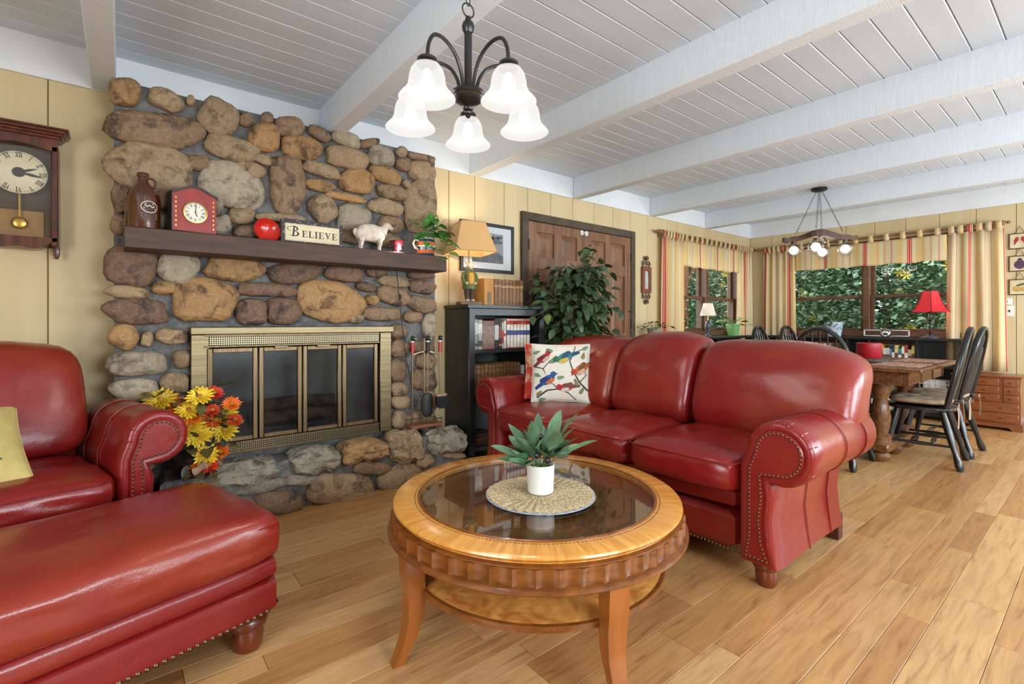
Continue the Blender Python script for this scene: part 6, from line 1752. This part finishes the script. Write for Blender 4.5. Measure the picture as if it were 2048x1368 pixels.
def windsor(name, label, loc, rz_, pad):
    t = thing(name, label, 'chair', loc, rz_, 'black windsor dining chairs')
    def seat_fn(u, v, w_): return (-.02 * u * max(0, -v) * 0, 0, -.010 * (1 - u * u) * (1 - v * v) if w_ > 0 else 0)
    G().sbox((0, 0, .435), (.225, .215, .022), (3.2, 3.0, 4), 12, seat_fn).obj('seat', m_chairblk, t)
    for sx in (-1, 1):
        for sy in (-1, 1):
            p0 = Vector((sx * .135, sy * .13, .43)); p1 = Vector((sx * .215, sy * (.22 if sy < 0 else .245), 0)); ts = (0, .12, .2, .45, .62, .74, .84, .92, 1); rr = (.021, .022, .024, .025, .020, .017, .024, .027, .020)
            G().tube([p0.lerp(p1, q) for q in ts], list(rr), 10).obj('leg', m_chairblk, t)
        a = Vector((sx * .185, -.18, .165)); b = Vector((sx * .187, .20, .165)); G().tube([a.lerp(b, q) for q in (0, .25, .5, .75, 1)], [.008, .010, .016, .010, .008], 8).obj('stretcher', m_chairblk, t)
    for yy in (-.05, .07): G().tube([(-.185, yy, .165), (-.08, yy, .165), (0, yy, .165), (.08, yy, .165), (.185, yy, .165)], [.007, .010, .017, .010, .007], 8).obj('stretcher', m_chairblk, t)
    bow = []
    H = .60
    for i in range(29):
        a = PI * i / 28; x = -.205 * math.cos(a) * (1 + .10 * math.sin(a)); hh = H * (math.sin(a) ** .62 if 0 < a < PI else 0)
        bow.append((x, .165 + .20 * hh, .45 + hh))
    G().tube(bow, .0165, 8, flat=1.25, up=(0, 1, 0)).obj('back_bow', m_chairblk, t)
    for k in range(7):
        x0 = -.115 + .0383 * k; f_ = abs(x0) / .115
        xt = x0 * 1.42; zt = .45 + H * (1 - (abs(xt) / .226) ** 2.6) ** .55 if abs(xt) < .225 else .45
        hh = zt - .45
        G().tube([(x0, .165, .452), (x0 * 1.12, .165 + .2 * hh * .35, .45 + hh * .35), (xt, .165 + .2 * hh, zt)], [.0065, .0095, .006], 7).obj('spindle', m_chairblk, t)
    if pad:
        def pf_(u, v, w_):
            tu = sum(math.exp(-((u - a) ** 2 + (v - b) ** 2) / .03) for a in (-.45, .45) for b in (-.45, .45)) + math.exp(-(u * u + v * v) / .03)
            return (0, 0, -.016 * tu if w_ > 0 else 0)
        pd = G().sbox((0, -.01, .485), (.205, .195, .030), (3.4, 3.2, 2.4), 18, pf_).obj('seat_pad', m_tan, t)
        for sx in (-1, 1):
            for q in (-1, 1): G().tube([(sx * .15, .17, .487), (sx * .175, .225, .47), (sx * .18 + q * .012, .232, .40), (sx * .18 + q * .022, .23, .31)], .006, 6, flat=.3).obj('tie_ribbon', m_tan, pd)
            G().tube([(sx * .16 + .018 * math.cos(R(a)), .228, .475 + .012 * math.sin(R(a))) for a in range(0, 360, 45)], .004, 5, closed=True).obj('bow_knot', m_tan, pd)
    return t
windsor('windsor_chair', 'black windsor chair with tan tufted pad nearest the sofa', (5.00, .975, 0), R(184), True)
windsor('windsor_chair', 'black windsor chair with tan pad beside the drawer cabinet', (5.53, .965, 0), R(178), True)
windsor('windsor_chair', 'black windsor chair with its arched back towards the sofa', (4.42, 1.42, 0), R(90), False)
windsor('windsor_chair', 'black windsor chair by the room corner, nearer the corner curtain', (4.90, 1.93, 0), R(3), False)
windsor('windsor_chair', 'black windsor chair on the window side, right of corner chair', (5.52, 1.93, 0), R(-3), False)
# table things
ZD = .7655
m_runner = M('woven_placemat', srgb(162, 84, 72), .9, var=srgb(196, 176, 150), scale=26, stretch=(1, 6, 1), lo=.45, hi=.58)
for k, (x, y, rz_, lb_) in enumerate(((4.78, 1.06, 0, 'red woven placemat at the near corner of dining table'), (5.38, 1.06, 0, 'red woven placemat before the chair beside drawers'), (4.62, 1.52, 90, 'red woven placemat before the chair facing the window'))):
    tag(G().box(-.22, .22, -.15, .15, 0, .003).obj('placemat', m_runner, None, False, loc=(x, y, ZD), rot=(0, 0, R(rz_))), lb_, 'placemat', 'woven placemats')
st = thing('candle_stand', 'dark round slate stand under the red candle', 'stand', (4.98, 1.325, ZD + .0005))
G().lathe([(0, 0), (.09, 0), (.135, .004), (.135, .022), (.12, .028), (0, .028)], 32, mod=lambda a, z: 1 + .02 * math.sin(7 * a)).obj('disc', M('slate_disc', srgb(84, 78, 66), .7, var=srgb(60, 56, 48), scale=14), st)
cn = thing('pillar_candle', 'wide red pillar candle on the dining table', 'candle', (4.98, 1.325, ZD + .029))
G().lathe([(0, 0), (.088, 0), (.091, .004), (.091, .122), (.087, .126), (.075, .118), (0, .112)], 36).obj('wax', M('red_wax', srgb(164, 20, 36), .35, coat=.2), cn)
G().cyl((0, 0, .11), (0, 0, .125), .0015, n=5).obj('wick', m_black, cn)

# ================================================================== DRAWER CABINET
m_cherry = M('cherry_wood', srgb(142, 80, 38), .3, var=srgb(122, 64, 30), scale=5, stretch=(1, 8, 8), coat=.3)
dc = thing('drawer_cabinet', 'low cherry wood cabinet with many small drawers', 'cabinet', (XW - .02, 1.12, 0), R(-90))
L_, Dp, Hc = .54, .36, .555
G().box(.015, L_ - .015, -Dp + .012, -.004, .06, Hc - .02, .003).obj('body', m_cherry, dc)
G().box(0, L_, -Dp - .006, 0, Hc - .022, Hc, .006).obj('top_board', m_cherry, dc)
G().prism([(0, 0), (.07, 0), (.10, .03), (L_ - .10, .03), (L_ - .07, 0), (L_, 0), (L_, .065), (0, .065)], -Dp - .004, -Dp + .02, 'y').obj('plinth', m_cherry, dc, False)
for (a, b) in ((.0, .03), (L_ - .03, L_)): G().box(a, b, -Dp, -.004, .0, .065, .003).obj('plinth_side', m_cherry, dc)
cells = []
for r_ in range(3):
    z0 = .285 + r_ * .082
    cells += [(.03, .165, z0, z0 + .074), (.173, .37, z0, z0 + .074), (.40, L_ - .03, z0, z0 + .074)]
cells += [(.03, L_ - .03, .18, .27), (.03, L_ - .03, .08, .17)]
for (a, b, c, d) in cells:
    dw = G().box(a, b, -Dp - .002, -Dp + .016, c, d, .004).obj('drawer', m_cherry, dc)
    for x in ([(a + b) / 2] if b - a < .3 else [a + .12, b - .12]): G().sph((x, -Dp - .010, (c + d) / 2), (.010, .011, .010), 8, 6).obj('knob', M('drawer_knob', srgb(112, 58, 30), .3) if 'drawer_knob' not in bpy.data.materials else bpy.data.materials['drawer_knob'], dw)

# ================================================================== SMALL THINGS ON THE WINDOW WALL
m_plq = M('plaque_cream', srgb(222, 206, 172), .7, var=srgb(204, 184, 146), scale=16); m_plqf = M('plaque_frame', srgb(80, 56, 38), .6); m_jute = M('jute', srgb(120, 98, 66), .9)
fruit = [('red pepper plaque hanging topmost beside the curtain', 'r'), ('purple aubergine plaque hanging between pepper and pear', 'p'), ('golden pear plaque hanging lowest beside the curtain', 'g')]
for k, (lb_, kind) in enumerate(fruit):
    py = (482, 527, 574)[k]; c = atX(2040, py, XW); sz = .083
    t = thing('fruit_plaque', lb_, 'wall plaque', (XW - .002, c.y, c.z), R(-90), 'hanging fruit plaques')
    G().box(-sz, sz, -.012, 0, -sz, sz, .002).obj('frame', m_plqf, t); G().box(-sz + .01, sz - .01, -.0135, -.011, -sz + .01, sz - .01).obj('face', m_plq, t, False)
    G().tube([(-.035, -.006, sz), (0, -.006, sz + .075), (.035, -.006, sz)], .003, 5).obj('cord', m_jute, t)
    if kind == 'r':
        for s_ in (-1, 1): G().prism([(s_ * .012, .045), (s_ * .03, .04), (s_ * .045, .005), (s_ * .04, -.045), (s_ * .022, -.01), (s_ * .006, .01)], -.0136, -.0146, 'y').obj('painted_pepper', bookmat((176, 52, 44)), t, False)
    elif kind == 'p': G().prism(blob(0, -.012, .044, .046, 0, 16) , -.0136, -.0146, 'y').obj('painted_aubergine', bookmat((86, 60, 84)), t, False); G().prism(blob(0, .036, .018, .022, 0, 12), -.0136, -.0148, 'y').obj('painted_neck', bookmat((86, 60, 84)), t, False)
    else:
        for (x, z, r_) in ((-.02, -.02, .035), (.03, -.026, .03)): G().prism(blob(x, z, r_, r_ * .85, 0, 14), -.0136, -.0142 - r_ * .02, 'y').obj('painted_pear', bookmat((206, 160, 84)), t, False)
        G().prism(blob(.01, .025, .04, .012, .3, 12), -.0136, -.0143, 'y').obj('painted_leaf', bookmat((96, 100, 62)), t, False)
for (px, py, w_, h, lb_) in ((2017, 603, .028, .035, 'small white thermostat on the window wall by the curtain'), (2019, 622, .035, .058, 'white light switch plate on the window wall')):
    c = atX(px, py, XW); t = thing('switch_plate' if h > .04 else 'thermostat', lb_, 'switch', (XW - .001, c.y, c.z), R(-90))
    G().box(-w_, w_, -.008, 0, -h, h, .003).obj('plate', m_whitepot, t); G().box(-.006, .006, -.016, -.006, -.012, .012, .002).obj('toggle', m_ink if h > .04 else m_whitepot, t)

# ================================================================== OUTSIDE
m_ground = M('garden_ground', srgb(86, 92, 56), .95, var=srgb(64, 62, 42), scale=3)
gr = G().box(-6, 22, -8, 18, -.5, -.35).obj('garden_ground', m_ground, smooth=False)
tag(gr, 'garden soil and grass outside the windows', 'ground', kind='structure')
OUTL = [leafmat('garden_leaf_a', (132, 160, 122), (86, 120, 88), .5), leafmat('garden_leaf_b', (150, 176, 132), (104, 136, 98), .5), leafmat('garden_leaf_c', (104, 134, 108), (70, 98, 78), .5)]
m_yflower = M('garden_yellow', srgb(228, 196, 70), .7)
def shrub(label, c, r, h, n, mat, seed, flowers=0, cat='shrub', name='garden_shrub'):
    t = thing(name, label, cat, (c[0], c[1], -.35), 0, 'garden plants beyond the windows'); rd = random.Random(seed); g = G()
    for i in range(n):
        a = rd.uniform(0, 2 * PI); q = rd.uniform(.35, 1) ** .5; el = rd.uniform(-.2, 1)
        zc = .12 * h + rd.random() * .88 * h; k = math.sin(PI * min(1, .12 + .80 * zc / h)) ** .6
        lump = 1 + .25 * mnoise.noise(Vector((math.cos(a) * 2 + seed, math.sin(a) * 2, zc * 1.5)))
        p = Vector((r * q * k * lump * math.cos(a), r * q * k * lump * math.sin(a), zc)); L = rd.uniform(.06, .12) * (1.5 if h > 4 else 1); w_ = L * .38
        d = Vector((rd.uniform(-1, 1), rd.uniform(-1, 1), rd.uniform(-.7, .5))).normalized(); s_ = d.cross(Vector((rd.uniform(-1, 1), rd.uniform(-1, 1), 1))).normalized()
        up = d.cross(s_) * .25
        g.add([p, p + d * L * .45 + s_ * w_ + up * w_, p + d * L, p + d * L * .45 - s_ * w_ + up * w_], [(0, 1, 2), (0, 2, 3)])
    o = g.obj('foliage', mat, t, False); o['kind'] = 'stuff'
    G().tube([(0, 0, 0), (.03, 0, h * .4), (0, .03, h * .8)], [.06, .045, .02], 8).obj('trunk', m_bark, t)
    if flowers:
        g = G()
        for i in range(flowers):
            a = rd.uniform(0, 2 * PI); zc = rd.uniform(.35, .9) * h; p = Vector((r * 1.0 * math.cos(a), r * 1.0 * math.sin(a), zc))
            for q in range(6):
                b = PI / 3 * q; g.add([p, p + Vector((-.02, .05 * math.cos(b - .3), .05 * math.sin(b - .3))), p + Vector((-.03, .075 * math.cos(b), .075 * math.sin(b))), p + Vector((-.02, .05 * math.cos(b + .3), .05 * math.sin(b + .3)))], [(0, 1, 2, 3)])
        o = g.obj('blossoms', m_yflower, t, False); o['kind'] = 'stuff'
    return t
shrub('big yellow-flowered bush at the left of the dining window', (10.2, 4.0), 1.2, 3.7, 11000, OUTL[1], 1, 46)
shrub('dense green bush filling the middle of the dining window', (10.4, 2.5), 1.3, 3.6, 11500, OUTL[0], 2, 22)
shrub('flowering bush behind the red shaded lamp', (10.1, 1.1), 1.2, 3.6, 11000, OUTL[1], 3, 40)
shrub('dark green bush at the right edge of the dining window', (11.4, -.3), 1.4, 3.9, 11000, OUTL[2], 4)
shrub('tall dark tree far behind the dining window bushes', (13.6, 3.0), 2.3, 5.2, 11000, OUTL[2], 5, 0, 'tree', 'garden_tree')
shrub('tall grey-green tree behind the flowering bush', (13.8, 6.0), 2.4, 5.4, 11000, OUTL[2], 6, 0, 'tree', 'garden_tree')
shrub('leafy bush just outside the corner window', (8.6, 6.0), 1.25, 3.6, 11000, OUTL[0], 7)
shrub('pale green bush right of the porch post', (10.6, 6.4), 1.25, 3.7, 11000, OUTL[1], 8, 10)
shrub('tall garden tree behind the porch post', (12.3, 9.0), 2.3, 5.4, 11000, OUTL[2], 9, 0, 'tree', 'garden_tree')
shrub('dark tree left behind the corner window', (9.2, 9.2), 2.2, 5.2, 11000, OUTL[2], 10, 0, 'tree', 'garden_tree')
shrub('broad tree behind the red shaded lamp bush', (13.4, .4), 2.2, 5.4, 12000, OUTL[2], 11, 0, 'tree', 'garden_tree')
shrub('pale tree far off between the dining window bushes', (15.5, 4.6), 2.6, 6.0, 12000, OUTL[0], 12, 0, 'tree', 'garden_tree')
m_porch = M('porch_wood', srgb(150, 96, 62), .6, var=srgb(120, 72, 44), scale=5, stretch=(6, 6, .6))
pp = thing('porch_post', 'brown wooden porch post with beam outside the corner window', 'post', (8.15, 5.05, -.35))
G().box(-.07, .07, -.07, .07, 0, 2.75, .006).obj('post', m_porch, pp); G().box(-3.2, 2.2, -.06, .06, 2.62, 2.82, .006).obj('beam', m_porch, pp)
G().tube([(0, 0, 2.1), (.2, 0, 2.25), (.45, 0, 2.62)], .04, 6).obj('brace', m_porch, pp)
